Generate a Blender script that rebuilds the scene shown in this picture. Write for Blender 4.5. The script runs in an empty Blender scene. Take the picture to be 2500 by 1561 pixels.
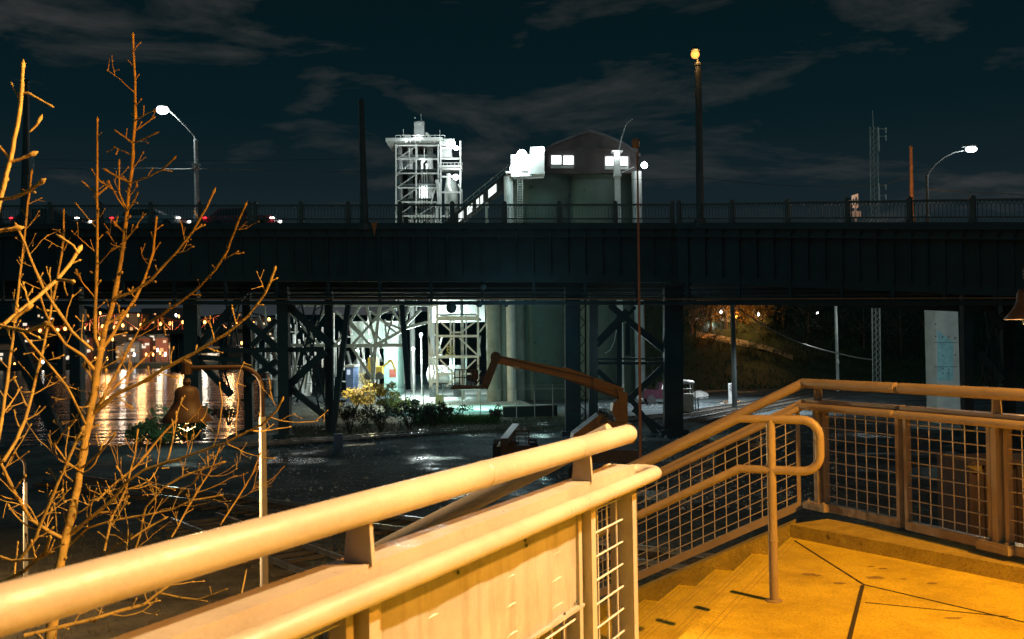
import bpy, math, random
from mathutils import Vector, Matrix
random.seed(7)
R = math.radians
S = bpy.context.scene
COL = S.collection

# ------------------------------------------------------------------ camera
F = 2430.0                      # focal length in photo pixels (35 mm on a 36 mm wide frame)
PITCH = math.atan(50 / F)
ROLL = 0.016
MC = (Matrix.Rotation(math.pi / 2 + PITCH, 3, 'X') @ Matrix.Rotation(-ROLL, 3, 'Z'))
cam = bpy.data.cameras.new('camera')
cam.lens = 35.0; cam.sensor_width = 36.0; cam.clip_start = 0.05; cam.clip_end = 3000
cam.dof.use_dof = True; cam.dof.focus_distance = 30.0; cam.dof.aperture_fstop = 8.0
camo = bpy.data.objects.new('camera', cam); COL.objects.link(camo)
camo.matrix_world = MC.to_4x4()
S.camera = camo

# ------------------------------------------------------------------ night sky
w = bpy.data.worlds.new("World"); S.world = w; w.use_nodes = True
nt = w.node_tree; nt.nodes.clear()
def N(t, **kw):
    n = nt.nodes.new(t)
    for k, v in kw.items(): setattr(n, k, v)
    return n
L = nt.links.new
out = N('ShaderNodeOutputWorld'); bg = N('ShaderNodeBackground'); tc = N('ShaderNodeTexCoord')
sep = N('ShaderNodeSeparateXYZ'); L(tc.outputs['Generated'], sep.inputs[0])
ramp = N('ShaderNodeValToRGB'); cr = ramp.color_ramp
cr.elements[0].position = 0.0; cr.elements[0].color = (.032, .038, .042, 1)
cr.elements[1].position = 0.42; cr.elements[1].color = (.0009, .0062, .0078, 1)
e = cr.elements.new(.10); e.color = (.0100, .0180, .0220, 1)
e = cr.elements.new(.22); e.color = (.0022, .0112, .0150, 1)
L(sep.outputs['Z'], ramp.inputs['Fac'])
mp = N('ShaderNodeMapping'); mp.inputs['Scale'].default_value = (2.2, 2.2, 9.0); mp.inputs['Rotation'].default_value = (0, R(-14), 0)
mp.inputs['Location'].default_value = (.35, .2, .1)
L(tc.outputs['Generated'], mp.inputs[0])
nz = N('ShaderNodeTexNoise'); nz.inputs['Scale'].default_value = 2.1; nz.inputs['Detail'].default_value = 6; nz.inputs['Roughness'].default_value = .60; nz.inputs['Distortion'].default_value = .35
L(mp.outputs[0], nz.inputs['Vector'])
cl = N('ShaderNodeValToRGB'); cl.color_ramp.elements[0].position = .53; cl.color_ramp.elements[1].position = .80
cl.color_ramp.elements[0].color = (0, 0, 0, 1); cl.color_ramp.elements[1].color = (.044, .036, .032, 1)
L(nz.outputs['Fac'], cl.inputs['Fac'])
ad = N('ShaderNodeMixRGB', blend_type='ADD'); ad.inputs[0].default_value = 1
L(ramp.outputs[0], ad.inputs[1]); L(cl.outputs[0], ad.inputs[2])
L(ad.outputs[0], bg.inputs[0]); bg.inputs[1].default_value = 1.0
L(bg.outputs[0], out.inputs[0])

# added teal fill that lifts the dark steel and ground, very soft
sl = bpy.data.lights.new('teal_fill_light', 'SUN'); sl.energy = .13; sl.angle = R(60); sl.color = (.10, .78, .95)
so = bpy.data.objects.new('teal_fill_light', sl); COL.objects.link(so)
so.rotation_euler = (R(55), 0, R(-20))

S.view_settings.view_transform = 'Standard'; S.view_settings.look = 'None'
S.view_settings.exposure = 0; S.view_settings.gamma = 1
S.cycles.use_denoising = True
S.cycles.sample_clamp_indirect = 4
S.cycles.max_bounces = 5; S.cycles.diffuse_bounces = 2; S.cycles.glossy_bounces = 3; S.cycles.transparent_max_bounces = 6
S.cycles.caustics_reflective = False; S.cycles.caustics_refractive = False
try: S.cycles.use_light_tree = True
except Exception: pass

# ------------------------------------------------------------------ helpers
def at(px, py, Y):
    d = MC @ Vector(((px - 1250) / F, -(py - 780.5) / F, -1)); return d * (Y / d.y)
def atz(px, py, z):
    d = MC @ Vector(((px - 1250) / F, -(py - 780.5) / F, -1)); return d * (z / d.z)
def hz(px): return 830.5 - ROLL * (px - 1250)
Z = Vector((0, 0, 1))
V = Vector

_mats = {}
def mat(name, col, rough=.7, metal=0, var=.25, scale=6, bump=.0, emit=None, es=0, dark=None, detail=5, coords='Object', rust=None, spec=.5):
    if name in _mats: return _mats[name]
    m = bpy.data.materials.new(name); m.use_nodes = True
    t = m.node_tree; b = t.nodes['Principled BSDF']
    b.inputs['Roughness'].default_value = rough; b.inputs['Metallic'].default_value = metal
    b.inputs['Specular IOR Level'].default_value = spec
    if emit is not None:
        b.inputs['Base Color'].default_value = (.01, .01, .01, 1)
        b.inputs['Emission Color'].default_value = (*emit, 1); b.inputs['Emission Strength'].default_value = es
        m.cycles.emission_sampling = 'NONE'
        _mats[name] = m; return m
    tcn = t.nodes.new('ShaderNodeTexCoord')
    n1 = t.nodes.new('ShaderNodeTexNoise'); n1.inputs['Scale'].default_value = scale; n1.inputs['Detail'].default_value = detail; n1.inputs['Roughness'].default_value = .62
    t.links.new(tcn.outputs[coords], n1.inputs['Vector'])
    rp = t.nodes.new('ShaderNodeValToRGB')
    lo = dark if dark else tuple(c * (1 - var) for c in col); hi = tuple(min(1, c * (1 + var)) for c in col)
    rp.color_ramp.elements[0].position = .3; rp.color_ramp.elements[1].position = .7
    rp.color_ramp.elements[0].color = (*lo, 1); rp.color_ramp.elements[1].color = (*hi, 1)
    t.links.new(n1.outputs['Fac'], rp.inputs['Fac'])
    cout = rp.outputs[0]
    if rust:
        n2 = t.nodes.new('ShaderNodeTexNoise'); n2.inputs['Scale'].default_value = scale * rust[2]; n2.inputs['Detail'].default_value = 8
        t.links.new(tcn.outputs[coords], n2.inputs['Vector'])
        r2 = t.nodes.new('ShaderNodeValToRGB'); r2.color_ramp.elements[0].position = rust[1]; r2.color_ramp.elements[1].position = rust[1] + .06
        t.links.new(n2.outputs['Fac'], r2.inputs['Fac'])
        mx = t.nodes.new('ShaderNodeMixRGB'); t.links.new(r2.outputs[0], mx.inputs[0]); t.links.new(cout, mx.inputs[1]); mx.inputs[2].default_value = (*rust[0], 1)
        cout = mx.outputs[0]
    t.links.new(cout, b.inputs['Base Color'])
    rr = t.nodes.new('ShaderNodeMapRange'); rr.inputs[3].default_value = max(.05, rough - .12); rr.inputs[4].default_value = min(1, rough + .12)
    t.links.new(n1.outputs['Fac'], rr.inputs[0]); t.links.new(rr.outputs[0], b.inputs['Roughness'])
    if bump:
        bp = t.nodes.new('ShaderNodeBump'); bp.inputs['Strength'].default_value = bump; bp.inputs['Distance'].default_value = .02
        n3 = t.nodes.new('ShaderNodeTexNoise'); n3.inputs['Scale'].default_value = scale * 6; n3.inputs['Detail'].default_value = 6
        t.links.new(tcn.outputs[coords], n3.inputs['Vector']); t.links.new(n3.outputs['Fac'], bp.inputs['Height']); t.links.new(bp.outputs[0], b.inputs['Normal'])
    _mats[name] = m; return m

class MB:
    def __init__(s): s.v = []; s.f = []; s.uv = None
    def add(s, vs, fs):
        o = len(s.v); s.v += [tuple(v) for v in vs]; s.f += [tuple(i + o for i in f) for f in fs]; return s
    def box(s, c, size, M=None):
        hx, hy, hz_ = size[0] / 2, size[1] / 2, size[2] / 2
        vs = [V((x, y, z)) for x in (-hx, hx) for y in (-hy, hy) for z in (-hz_, hz_)]
        if M is not None: vs = [M @ v for v in vs]
        c = V(c)
        return s.add([v + c for v in vs], [(0, 1, 3, 2), (4, 6, 7, 5), (0, 4, 5, 1), (2, 3, 7, 6), (0, 2, 6, 4), (1, 5, 7, 3)])
    def bar(s, a, b, w_, h_=None, up=Z, w2=None, h2=None):
        a = V(a); b = V(b); h_ = h_ or w_; w2 = w2 or w_; h2 = h2 or h_
        d = (b - a).normalized()
        if abs(d.dot(up)) > .98: up = V((0, 1, 0)) if abs(d.y) < .9 else V((1, 0, 0))
        x = d.cross(up).normalized(); y = x.cross(d).normalized()
        vs = []
        for p, ww, hh in ((a, w_, h_), (b, w2, h2)):
            for sx, sy in ((-1, -1), (1, -1), (1, 1), (-1, 1)): vs.append(p + x * sx * ww / 2 + y * sy * hh / 2)
        return s.add(vs, [(3, 2, 1, 0), (4, 5, 6, 7), (0, 1, 5, 4), (1, 2, 6, 5), (2, 3, 7, 6), (3, 0, 4, 7)])
    def tube(s, pts, r, n=8, cap=True):
        pts = [V(p) for p in pts]; m = len(pts)
        rs = r if isinstance(r, (list, tuple)) else [r] * m
        up = None; rings = []
        for i, p in enumerate(pts):
            d = (pts[min(i + 1, m - 1)] - pts[max(i - 1, 0)])
            if d.length < 1e-9: d = V((0, 0, 1))
            d.normalize()
            if up is None:
                up = V((0, 0, 1)) if abs(d.z) < .9 else V((0, 1, 0))
            x = d.cross(up)
            if x.length < 1e-5: x = d.orthogonal()
            x.normalize(); y = x.cross(d).normalized(); up = y
            rings.append([p + (x * math.cos(2 * math.pi * k / n) + y * math.sin(2 * math.pi * k / n)) * rs[i] for k in range(n)])
        vs = [v for r_ in rings for v in r_]
        fs = [(i * n + k, i * n + (k + 1) % n, (i + 1) * n + (k + 1) % n, (i + 1) * n + k) for i in range(m - 1) for k in range(n)]
        if cap: fs += [tuple(range(n - 1, -1, -1)), tuple((m - 1) * n + k for k in range(n))]
        return s.add(vs, fs)
    def lathe(s, c, prof, n=16, M=None):
        vs = []; c = V(c)
        for (r, z) in prof:
            for k in range(n):
                v = V((r * math.cos(2 * math.pi * k / n), r * math.sin(2 * math.pi * k / n), z))
                vs.append((M @ v if M is not None else v) + c)
        m = len(prof)
        fs = [(i * n + k, i * n + (k + 1) % n, (i + 1) * n + (k + 1) % n, (i + 1) * n + k) for i in range(m - 1) for k in range(n)]
        fs += [tuple(range(n - 1, -1, -1)), tuple((m - 1) * n + k for k in range(n))]
        return s.add(vs, fs)
    def ball(s, c, r, n=10, m=6, sc=(1, 1, 1)):
        prof = [(max(1e-4, r * math.sin(math.pi * i / m)), -r * math.cos(math.pi * i / m)) for i in range(m + 1)]
        return s.lathe(c, prof, n, Matrix.Diagonal(sc).to_3x3() if sc != (1, 1, 1) else None)
    def prism(s, poly, ext):
        poly = [V(p) for p in poly]; ext = V(ext); n = len(poly)
        return s.add(poly + [p + ext for p in poly], [tuple(range(n - 1, -1, -1)), tuple(range(n, 2 * n))] + [(k, (k + 1) % n, n + (k + 1) % n, n + k) for k in range(n)])
    def build(s, name, m, parent=None, smooth=False, **tags):
        me = bpy.data.meshes.new(name)
        o0 = ORG.get(parent, V((0, 0, 0))) if parent else V((0, 0, 0))
        if not parent and s.v:
            xs = [v[0] for v in s.v]; ys = [v[1] for v in s.v]; zs = [v[2] for v in s.v]
            o0 = V(((min(xs) + max(xs)) / 2, (min(ys) + max(ys)) / 2, min(zs)))
        me.from_pydata([(v[0] - o0.x, v[1] - o0.y, v[2] - o0.z) for v in s.v], [], s.f); me.update()
        me.materials.append(m)
        if smooth: me.polygons.foreach_set('use_smooth', [True] * len(me.polygons))
        ob = bpy.data.objects.new(name, me); COL.objects.link(ob)
        if parent: ob.parent = parent
        else: ob.location = o0
        ORG[ob] = o0
        for k, v in tags.items(): ob[k] = v
        return ob
ORG = {}
def smooth_by_angle(ob, deg=40):
    me = ob.data
    me.polygons.foreach_set('use_smooth', [True] * len(me.polygons))
    try: me.set_sharp_from_angle(angle=R(deg))
    except Exception: pass
    return ob
def thing(name, loc, label, category, group=None):
    o = bpy.data.objects.new(name, None); COL.objects.link(o); o.location = loc; o.empty_display_size = .3
    o['label'] = label; o['category'] = category
    if group: o['group'] = group
    ORG[o] = V(loc); return o
def tag(o, label, category, group=None):
    o['label'] = label; o['category'] = category
    if group: o['group'] = group
    return o
def light(name, loc, color, power, radius=.1, parent=None, kind='POINT', spot=None, aim=None, blend=.4):
    l = bpy.data.lights.new(name, kind); l.energy = power; l.color = color; l.shadow_soft_size = radius
    o = bpy.data.objects.new(name, l); COL.objects.link(o)
    if kind == 'SPOT':
        l.spot_size = R(spot); l.spot_blend = blend
        o.rotation_euler = (V(aim) - V(loc)).to_track_quat('-Z', 'Y').to_euler()
    if parent: o.parent = parent; o.location = V(loc) - ORG[parent]
    else: o.location = loc
    return o

SODIUM = (1, .45, .12); WHITE = (.93, 1, .98); TEAL = (.62, 1, .93)
def weathered(name, col, grime, chip, streak=(1, 1, 1), rough=.42, scale=9, grime_pos=(.50, .74), chip_pos=.71, bump=.12, speck=0, gmax=.75):
    m = bpy.data.materials.new(name); m.use_nodes = True; t = m.node_tree; b = t.nodes['Principled BSDF']
    tcn = t.nodes.new('ShaderNodeTexCoord'); mpn = t.nodes.new('ShaderNodeMapping'); mpn.inputs['Scale'].default_value = streak; t.links.new(tcn.outputs['Object'], mpn.inputs[0])
    def noise(sc, det=6, ro=.6, src=None):
        n = t.nodes.new('ShaderNodeTexNoise'); n.inputs['Scale'].default_value = sc; n.inputs['Detail'].default_value = det; n.inputs['Roughness'].default_value = ro
        t.links.new(src or tcn.outputs['Object'], n.inputs['Vector']); return n.outputs['Fac']
    def rampf(f, a, c, v0=0, v1=1):
        q = t.nodes.new('ShaderNodeMapRange'); q.inputs[1].default_value = a; q.inputs[2].default_value = c; q.inputs[3].default_value = v0; q.inputs[4].default_value = v1; t.links.new(f, q.inputs[0]); return q.outputs[0]
    def mix(f, a, c):
        q = t.nodes.new('ShaderNodeMixRGB'); t.links.new(f, q.inputs[0])
        for k, x in ((1, a), (2, c)):
            if isinstance(x, tuple): q.inputs[k].default_value = (*x, 1)
            else: t.links.new(x, q.inputs[k])
        return q.outputs[0]
    c = mix(rampf(noise(scale * .35, 4), .3, .7), tuple(x * .86 for x in col), tuple(min(1, x * 1.12) for x in col))
    c = mix(rampf(noise(scale, 8, .68, mpn.outputs[0]), *grime_pos, 0, gmax), c, grime)
    c = mix(rampf(noise(scale * 3.1, 9, .7), chip_pos, chip_pos + .03), c, chip)
    if speck: c = mix(rampf(noise(speck, 3, .8), .50, .70, 0, .8), c, tuple(x * .35 for x in col)); c = mix(rampf(noise(speck * 1.7, 2, .8), .60, .75, 0, .4), c, tuple(min(1, x * 1.5) for x in col))
    t.links.new(c, b.inputs['Base Color'])
    t.links.new(rampf(noise(scale * 2, 6), .3, .7, rough - .12, rough + .2), b.inputs['Roughness'])
    bp = t.nodes.new('ShaderNodeBump'); bp.inputs['Strength'].default_value = bump; bp.inputs['Distance'].default_value = .01; t.links.new(noise(scale * 12, 7, .7), bp.inputs['Height']); t.links.new(bp.outputs[0], b.inputs['Normal'])
    return m
M_RAIL = weathered('painted_rail_steel', (.36, .30, .235), (.18, .14, .10), (.10, .05, .025), rough=.38, scale=7, bump=.2, gmax=.5, chip_pos=.70, grime_pos=(.5, .85))
M_OLD = mat('painted_rail_steel', (.52, .49, .45), rough=.42, metal=.0, var=.10, scale=9, bump=.06, rust=((.20, .10, .045), .70, 2.2), spec=.5)
M_PANEL = weathered('stained_sheet_metal', (.31, .28, .245), (.17, .135, .09), (.20, .11, .05), streak=(1, 1, .16), rough=.5, scale=16, grime_pos=(.46, .72), chip_pos=.69, bump=.10)
M_MESH = mat('galvanised_wire', (.58, .54, .50), rough=.45, metal=.3, var=.15, scale=20)
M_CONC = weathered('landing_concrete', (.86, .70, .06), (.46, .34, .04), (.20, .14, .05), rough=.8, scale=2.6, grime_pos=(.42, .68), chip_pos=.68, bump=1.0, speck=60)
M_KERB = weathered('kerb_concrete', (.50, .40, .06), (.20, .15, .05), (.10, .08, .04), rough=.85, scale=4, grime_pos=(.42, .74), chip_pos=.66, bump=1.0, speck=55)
M_JOINT_SHADOW = mat('joint_shadow_dark', (.05, .045, .035), rough=.95)
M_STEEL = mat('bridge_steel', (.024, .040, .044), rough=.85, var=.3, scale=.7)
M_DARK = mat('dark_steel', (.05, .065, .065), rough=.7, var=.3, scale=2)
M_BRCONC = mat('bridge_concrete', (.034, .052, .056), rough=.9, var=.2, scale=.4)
M_GREY = mat('weathered_grey_steel', (.42, .45, .43), rough=.6, var=.25, scale=1.5)
M_WHITE = mat('white_plant_paint', (.68, .70, .68), rough=.6, var=.15, scale=1.2)
M_GLOWW = mat('lit_lamp_white', (1, 1, 1), emit=(.90, 1, 1), es=16)
M_GLOWO = mat('lit_lamp_sodium', (1, .8, .5), emit=(1, .42, .10), es=7)

# ================================================================== FOREGROUND LANDING
FL = -1.57; KT = -1.47; RZ = -.40
A = atz(0, 1490, RZ); B = atz(1540, 1058, RZ)
uL = (B - A).normalized(); nL = V((uL.y, -uL.x, 0)); dS = -nL
A0 = A - uL * 1.75
C = atz(1960, 936, RZ); G1 = atz(2188, 947.6, RZ); G2 = atz(2198, 948.4, RZ); D2 = atz(2500, 965.5, RZ)
uR = (D2 - C); uR.z = 0; uR.normalize(); nR = V((uR.y, -uR.x, 0))
if nR.dot(V((-1, -1, 0))) < 0: nR = -nR
D3 = C + uR * 7.0
E0 = atz(1929, 1312, FL); E1 = atz(2500, 1427, FL); uK = (E1 - E0).normalized(); E2 = E0 + uK * 8.2
Bf = V((B.x, B.y, FL)) - nL * .26
tn = (E0 - Bf).dot(uL)
W0 = E0 - uL * 5.4                       # nosing runs from E0 towards the viewer
# landing slab, built in three pours with thin joints between them
land = MB()
pts = [E0, E2, V((5.8, -2.5, FL)), V((-2.6, -2.5, FL)), V((A0.x, A0.y, FL)) + dS * .26]
land.prism([V((p.x, p.y, FL)) for p in pts], (0, 0, -.35))
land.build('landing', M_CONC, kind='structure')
J = MB()
def floor_line(a, b, wd=.012):
    a = atz(*a, FL); b = atz(*b, FL); d = (b - a).normalized(); x = V((d.y, -d.x, 0)) * wd / 2
    J.prism([a - x + V((0, 0, .001)), a + x + V((0, 0, .001)), b + x + V((0, 0, .001)), b - x + V((0, 0, .001))], (0, 0, .003))
floor_line((1940, 1321), (2108, 1428)); floor_line((2108, 1428), (2500, 1520), .010); floor_line((2106, 1430), (2070, 1575), .022); floor_line((2112, 1472), (2462, 1507), .005)  # last strip is a cast shadow line, drawn dark like the joints
J.build('landing_joint_shadow', M_JOINT_SHADOW, kind='structure')
# oil spots and stains with their own outlines
ST = MB()
for (px, py, a, b) in ((2155, 1389, .035, .012), (2138, 1411, .06, .018), (2275, 1425, .04, .012), (2050, 1425, .04, .012), (1975, 1403, .05, .014), (1995, 1406, .03, .01),
                       (2127, 1384, .03, .008), (2205, 1414, .02, .008), (2330, 1510, .05, .01)):
    c = atz(px, py, FL); ring = []
    for k in range(14):
        t = 2 * math.pi * k / 14; rr = random.uniform(.7, 1.2); ring.append(c + V((math.cos(t) * a * rr, math.sin(t) * b * 2.2 * rr, .002)))
    ST.add(ring, [tuple(range(14))])
ST.build('landing_stain', mat('dried_stain', (.34, .25, .08), rough=.9, var=.4, scale=30), kind='structure')

# stairs
RISE, RUN, NS = .15, .30, 16
st = MB(); nz_ = MB()
for k in range(1, NS + 1):
    z = FL - RISE * k
    a = E0 + dS * (RUN * (k - 1)); b = E0 + dS * (RUN * k)
    q = [V((p.x, p.y, z)) for p in (a, b, b - uL * 4.1, a - uL * 4.1)]
    st.prism(q, (0, 0, -.4))
for k in range(0, NS):
    z = FL - RISE * k + .0015; a = E0 + dS * (RUN * k)
    for g in range(2):                   # grip grooves behind every nosing
        o = -dS * (.03 + .035 * g)
        p0 = a + o - uL * .06; p1 = a + o - uL * 4.0
        nz_.add([V((p0.x, p0.y, z)), V((p1.x, p1.y, z)), V((p1.x, p1.y, z)) - dS * .005, V((p0.x, p0.y, z)) - dS * .005], [(0, 1, 2, 3)])
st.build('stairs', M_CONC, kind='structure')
nz_.build('stairs_grooves', mat('groove_dirt', (.44, .34, .09), rough=.95, var=.3, scale=8), kind='structure')
# kerb round the landing and the sloping stringer of the stairs
kb = MB(); oR = -nR
kb.prism([V((E0.x, E0.y, KT)), V((E2.x, E2.y, KT)), V((E2.x, E2.y, KT)) + oR * .34, V((E0.x, E0.y, KT)) + oR * .34 + uL * .1], (0, 0, -.5))
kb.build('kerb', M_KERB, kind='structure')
sg = MB(); T0 = V((E0.x, E0.y, KT)); T1 = T0 + dS * 4.9 - Z * (4.9 * .5)
sg.add([T0, T1, T1 - Z * .75, T0 - Z * .75, T0 + uL * .26, T1 + uL * .26, T1 + uL * .26 - Z * .75, T0 + uL * .26 - Z * .75],
       [(0, 1, 2, 3), (7, 6, 5, 4), (0, 4, 5, 1), (3, 2, 6, 7), (0, 3, 7, 4), (1, 5, 6, 2)])
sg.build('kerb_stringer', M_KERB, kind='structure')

# ---------------------------------------------------------------- guardrails
def arcpts(c, a, b, r, t0, t1, n=8):      # arc in plane a,b
    return [c + a * (r * math.cos(t0 + (t1 - t0) * k / n)) + b * (r * math.sin(t0 + (t1 - t0) * k / n)) for k in range(n + 1)]
def guard(label, P0, P1, n, posts, bays, round_end=False, fins=True, plates=True, hand=True, drop=1.17, ext=0, pipe_r=.04):
    """P0-P1: centre line of the top pipe; n: level unit vector to the walking side; posts, bays: metres along the rail."""
    d = (P1 - P0).normalized(); dh = V((d.x, d.y, 0)); k = 1 / dh.length
    root = thing('guardrail', V((P0.x, P0.y, P0.z - drop)), label, 'guardrail', 'steel guardrails round the landing and stairs')
    def P(s_, off=0, dz=0): return P0 + d * s_ + n * off + Z * dz
    Ln = (P1 - P0).length
    m = MB(); pp = [P(0), P(Ln)]
    if round_end: pp = [P(0)] + [P(Ln - pipe_r + pipe_r * math.sin(t)) for t in (0, .5, .9, 1.2, 1.45)]; rr = [pipe_r] + [pipe_r * math.cos(t) for t in (0, .5, .9, 1.2, 1.45)]
    else: rr = [pipe_r, pipe_r]
    m.tube(pp, rr, 28); smooth_by_angle(m.build('top_pipe', M_RAIL, root), 50)
    m = MB(); m.bar(P(0, -.035, -.155), P(Ln, -.035, -.155), .10, .045); m.build('flat_rail', M_RAIL, root)
    if hand:
        m = MB(); q = [P(0, .045, -.19), P(Ln + ext, .045, -.19)]
        if ext:
            c = P(Ln + ext, -.03, -.19); q = q[:1] + arcpts(c, n, d, .075, 0, math.pi, 10) + [P(Ln, -.105, -.19)]
        m.tube(q, .029, 16); smooth_by_angle(m.build('handrail_pipe', M_RAIL, root))
    for s_ in posts:
        m = MB(); base = P(s_, -.03)
        top = P(s_, -.03, -.18); bot = V((top.x, top.y, P(s_).z - drop + (.0 if plates else -.05) + (.10 if plates else 0)))
        m.bar(top, bot, .105, .045, up=dh)
        po = m.build('post', M_RAIL, root)
        if fins:
            f = MB(); a = P(s_, .015, -.03); 
            f.add([P(s_ + e, .015, -.03) for e in (-.007, .007)] + [P(s_ + e, -.05, -.03) for e in (-.007, .007)] + [P(s_ + e, .022, -.135) for e in (-.007, .007)] + [P(s_ + e, -.060, -.135) for e in (-.007, .007)],
                  [(0, 2, 3, 1), (4, 5, 7, 6), (0, 1, 5, 4), (2, 6, 7, 3), (0, 4, 6, 2), (1, 3, 7, 5)])
            f.build('fin', M_RAIL, po)
        if plates:
            b = MB(); Mx = Matrix((dh.normalized(), n, Z)).transposed()
            b.box(V((bot.x, bot.y, bot.z - .008)), (.24, .15, .016), Mx); b.box(V((bot.x, bot.y, bot.z - .038)), (.26, .17, .044), Mx)
            for sx in (-.09, .09):
                b.lathe(V((bot.x, bot.y, bot.z)) + Mx @ V((sx, .05, 0)), [(.013, 0), (.013, .014), (.001, .015)], 6)
            b.build('base_plate', M_RAIL, po)
    for (s0, s1) in bays:
        m = MB()
        m.bar(P(s0, -.03, -1.0), P(s1, -.03, -1.0), .05, .065)
        for s_ in (s0, s1): m.bar(P(s_, -.03, -.17), P(s_, -.03, -1.03), .045, .03, up=dh)
        fr = m.build('panel_frame', M_RAIL, root)
        g = MB(); nn = max(2, int(round((s1 - s0) / .112)))
        for i in range(1, nn):
            s_ = s0 + (s1 - s0) * i / nn; g.tube([P(s_, -.033, -.18), P(s_, -.033, -.985)], .0044, 5)
        for i in range(1, 10):
            dz = -.17 - .092 * i
            if dz > -.985: g.tube([P(s0, -.027, dz), P(s1, -.027, dz)], .0044, 5)
        g.build('wire_mesh', M_MESH, fr)
    return root, P
def s_on(px, Pa, Pb, pa, pb):
    """metres along Pa-Pb at which the line crosses photo column px"""
    d = (Pb - Pa).normalized(); k = (px - 1250) / F
    # solve in camera-ish space
    def col(P_): q = MC.transposed() @ P_; return q.x / -q.z
    lo, hi = 0.0, (Pb - Pa).length * 1.6
    f0 = col(Pa) - k
    for _ in range(50):
        mid = (lo + hi) / 2
        if (col(Pa + d * mid) - k) * f0 > 0: lo = mid
        else: hi = mid
    return lo
sA = (A - A0).length; s892 = sA + s_on(892, A, B, 0, 0); s1432 = sA + s_on(1432, A, B, 0, 0); LB = (B - A0).length
step = s1432 - s892
g1, PL = guard('bright lit guardrail with a blank sheet panel, its round top pipe running past the lens', A0, B, nL,
    [s892 - step, s892, s1432], [(s892 - step + .06, s892 - .06), (s892 + .06, s1432 - .06), (s1432 + .07, LB + .0)], round_end=True, ext=.17)
pn = MB(); nseg = 22
for i in range(nseg + 1):                  # slightly buckled sheet with a folded lower lip
    s_ = s892 + .045 + (s1432 - .035 - s892 - .045) * i / nseg; bl = .004 * math.sin(i * .9) + .003 * math.sin(i * 2.3)
    for j, (o, dz) in enumerate(((-.020, -.215), (-.019 + bl, -.35), (-.019 + bl * 1.5, -.48), (-.020 + bl, -.578), (-.006 + bl, -.580), (-.006, -.592), (-.026, -.592))):
        pn.v.append(tuple(PL(s_, o, dz)))
for i in range(nseg):
    for j in range(6): a = i * 7 + j; pn.f.append((a, a + 7, a + 8, a + 1))
smooth_by_angle(pn.build('sheet_panel', M_PANEL, g1), 35)
bt = MB()
for i, (f_, dz) in enumerate(((.32, -.24), (.33, -.262), (.63, -.235), (.64, -.255), (.648, -.275), (.94, -.56), (.86, -.575))):
    bt.lathe(PL(s892 + (s1432 - s892) * f_, -.015, dz), [(.006, 0), (.006, .004), (.001, .005)], 8, Matrix((uL, Z, nL)).transposed())
bt.build('rivet', M_DARK, g1)
for f_ in (s892 + .62, LB - .62):
    wb_ = MB(); c_ = PL(f_); wb_.tube([c_ - uL * .006, c_ - uL * .003, c_ + uL * .003, c_ + uL * .006], [.040, .0418, .0418, .040], 28); smooth_by_angle(wb_.build('weld_bead', M_RAIL, g1))
wb_ = MB(); c_ = PL(LB - .04, .045, -.19); wb_.tube([c_ - uL * .006, c_, c_ + uL * .006], [.0292, .031, .0292], 18); wb_.build('weld_bead', M_RAIL, g1)
ep = MB(); ep.bar(PL(LB - .03, -.03, -.17), PL(LB - .03, -.03, -1.17), .10, .05, up=uL); ep.build('end_post', M_RAIL, g1)
# guardrail along the kerb: two lengths with an expansion gap
sP1 = s_on(1990, C, D3, 0, 0); sG1 = (G1 - C).length; sG2 = (G2 - C).length; sP2 = s_on(2421, C, D3, 0, 0); stp = sP2 - sP1
RZd = 1.07
g2, PR = guard('short guardrail length between the stair head and the narrow gap, one post on the kerb', C, G1, nR, [sP1], [(sP1 + .07, sG1 - .02)], drop=RZd)
g3, PR2 = guard('long guardrail length past the narrow gap, several posts on the kerb', G2, D3, nR, [sP2 - sG2, sP2 + stp - sG2, sP2 + 2 * stp - sG2],
    [(.02, sP2 - sG2 - .07), (sP2 - sG2 + .07, sP2 + stp - sG2 - .07), (sP2 + stp - sG2 + .07, sP2 + 2 * stp - sG2 - .07)], drop=RZd)
sk = MB(); sk.tube([PR(sG1 - .012, .045, -.19), PR(sG1 + .012, .045, -.19)], .027, 14); sk.tube([PR(sG1 - .012), PR(sG1 + .010)], .034, 20)
sk.build('pipe_sleeve', M_RAIL, g2)
# sloping guards of the stairs
slope = V((dS.x, dS.y, -.5))
C2 = C - V((0, 0, 0)); 
g4, PS = guard('sloping guardrail down the outer side of the stairs, unlit mesh beneath', C, C + slope * 4.4, -uL, [1.75, 3.3, 4.8], [(.06, 1.68), (1.82, 3.23), (3.37, 4.73)], drop=RZd + .1, plates=False)
Bn = B + uL * .03 - nL * .10
g5, PN = guard('sloping guardrail down the inner side of the stairs, behind the sheet panel', Bn, Bn + slope * 4.2, uL, [.14, 1.7, 3.2, 4.6], [(.2, 1.64), (1.76, 3.14), (3.26, 4.54)], drop=RZd + .1, plates=False)
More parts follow.
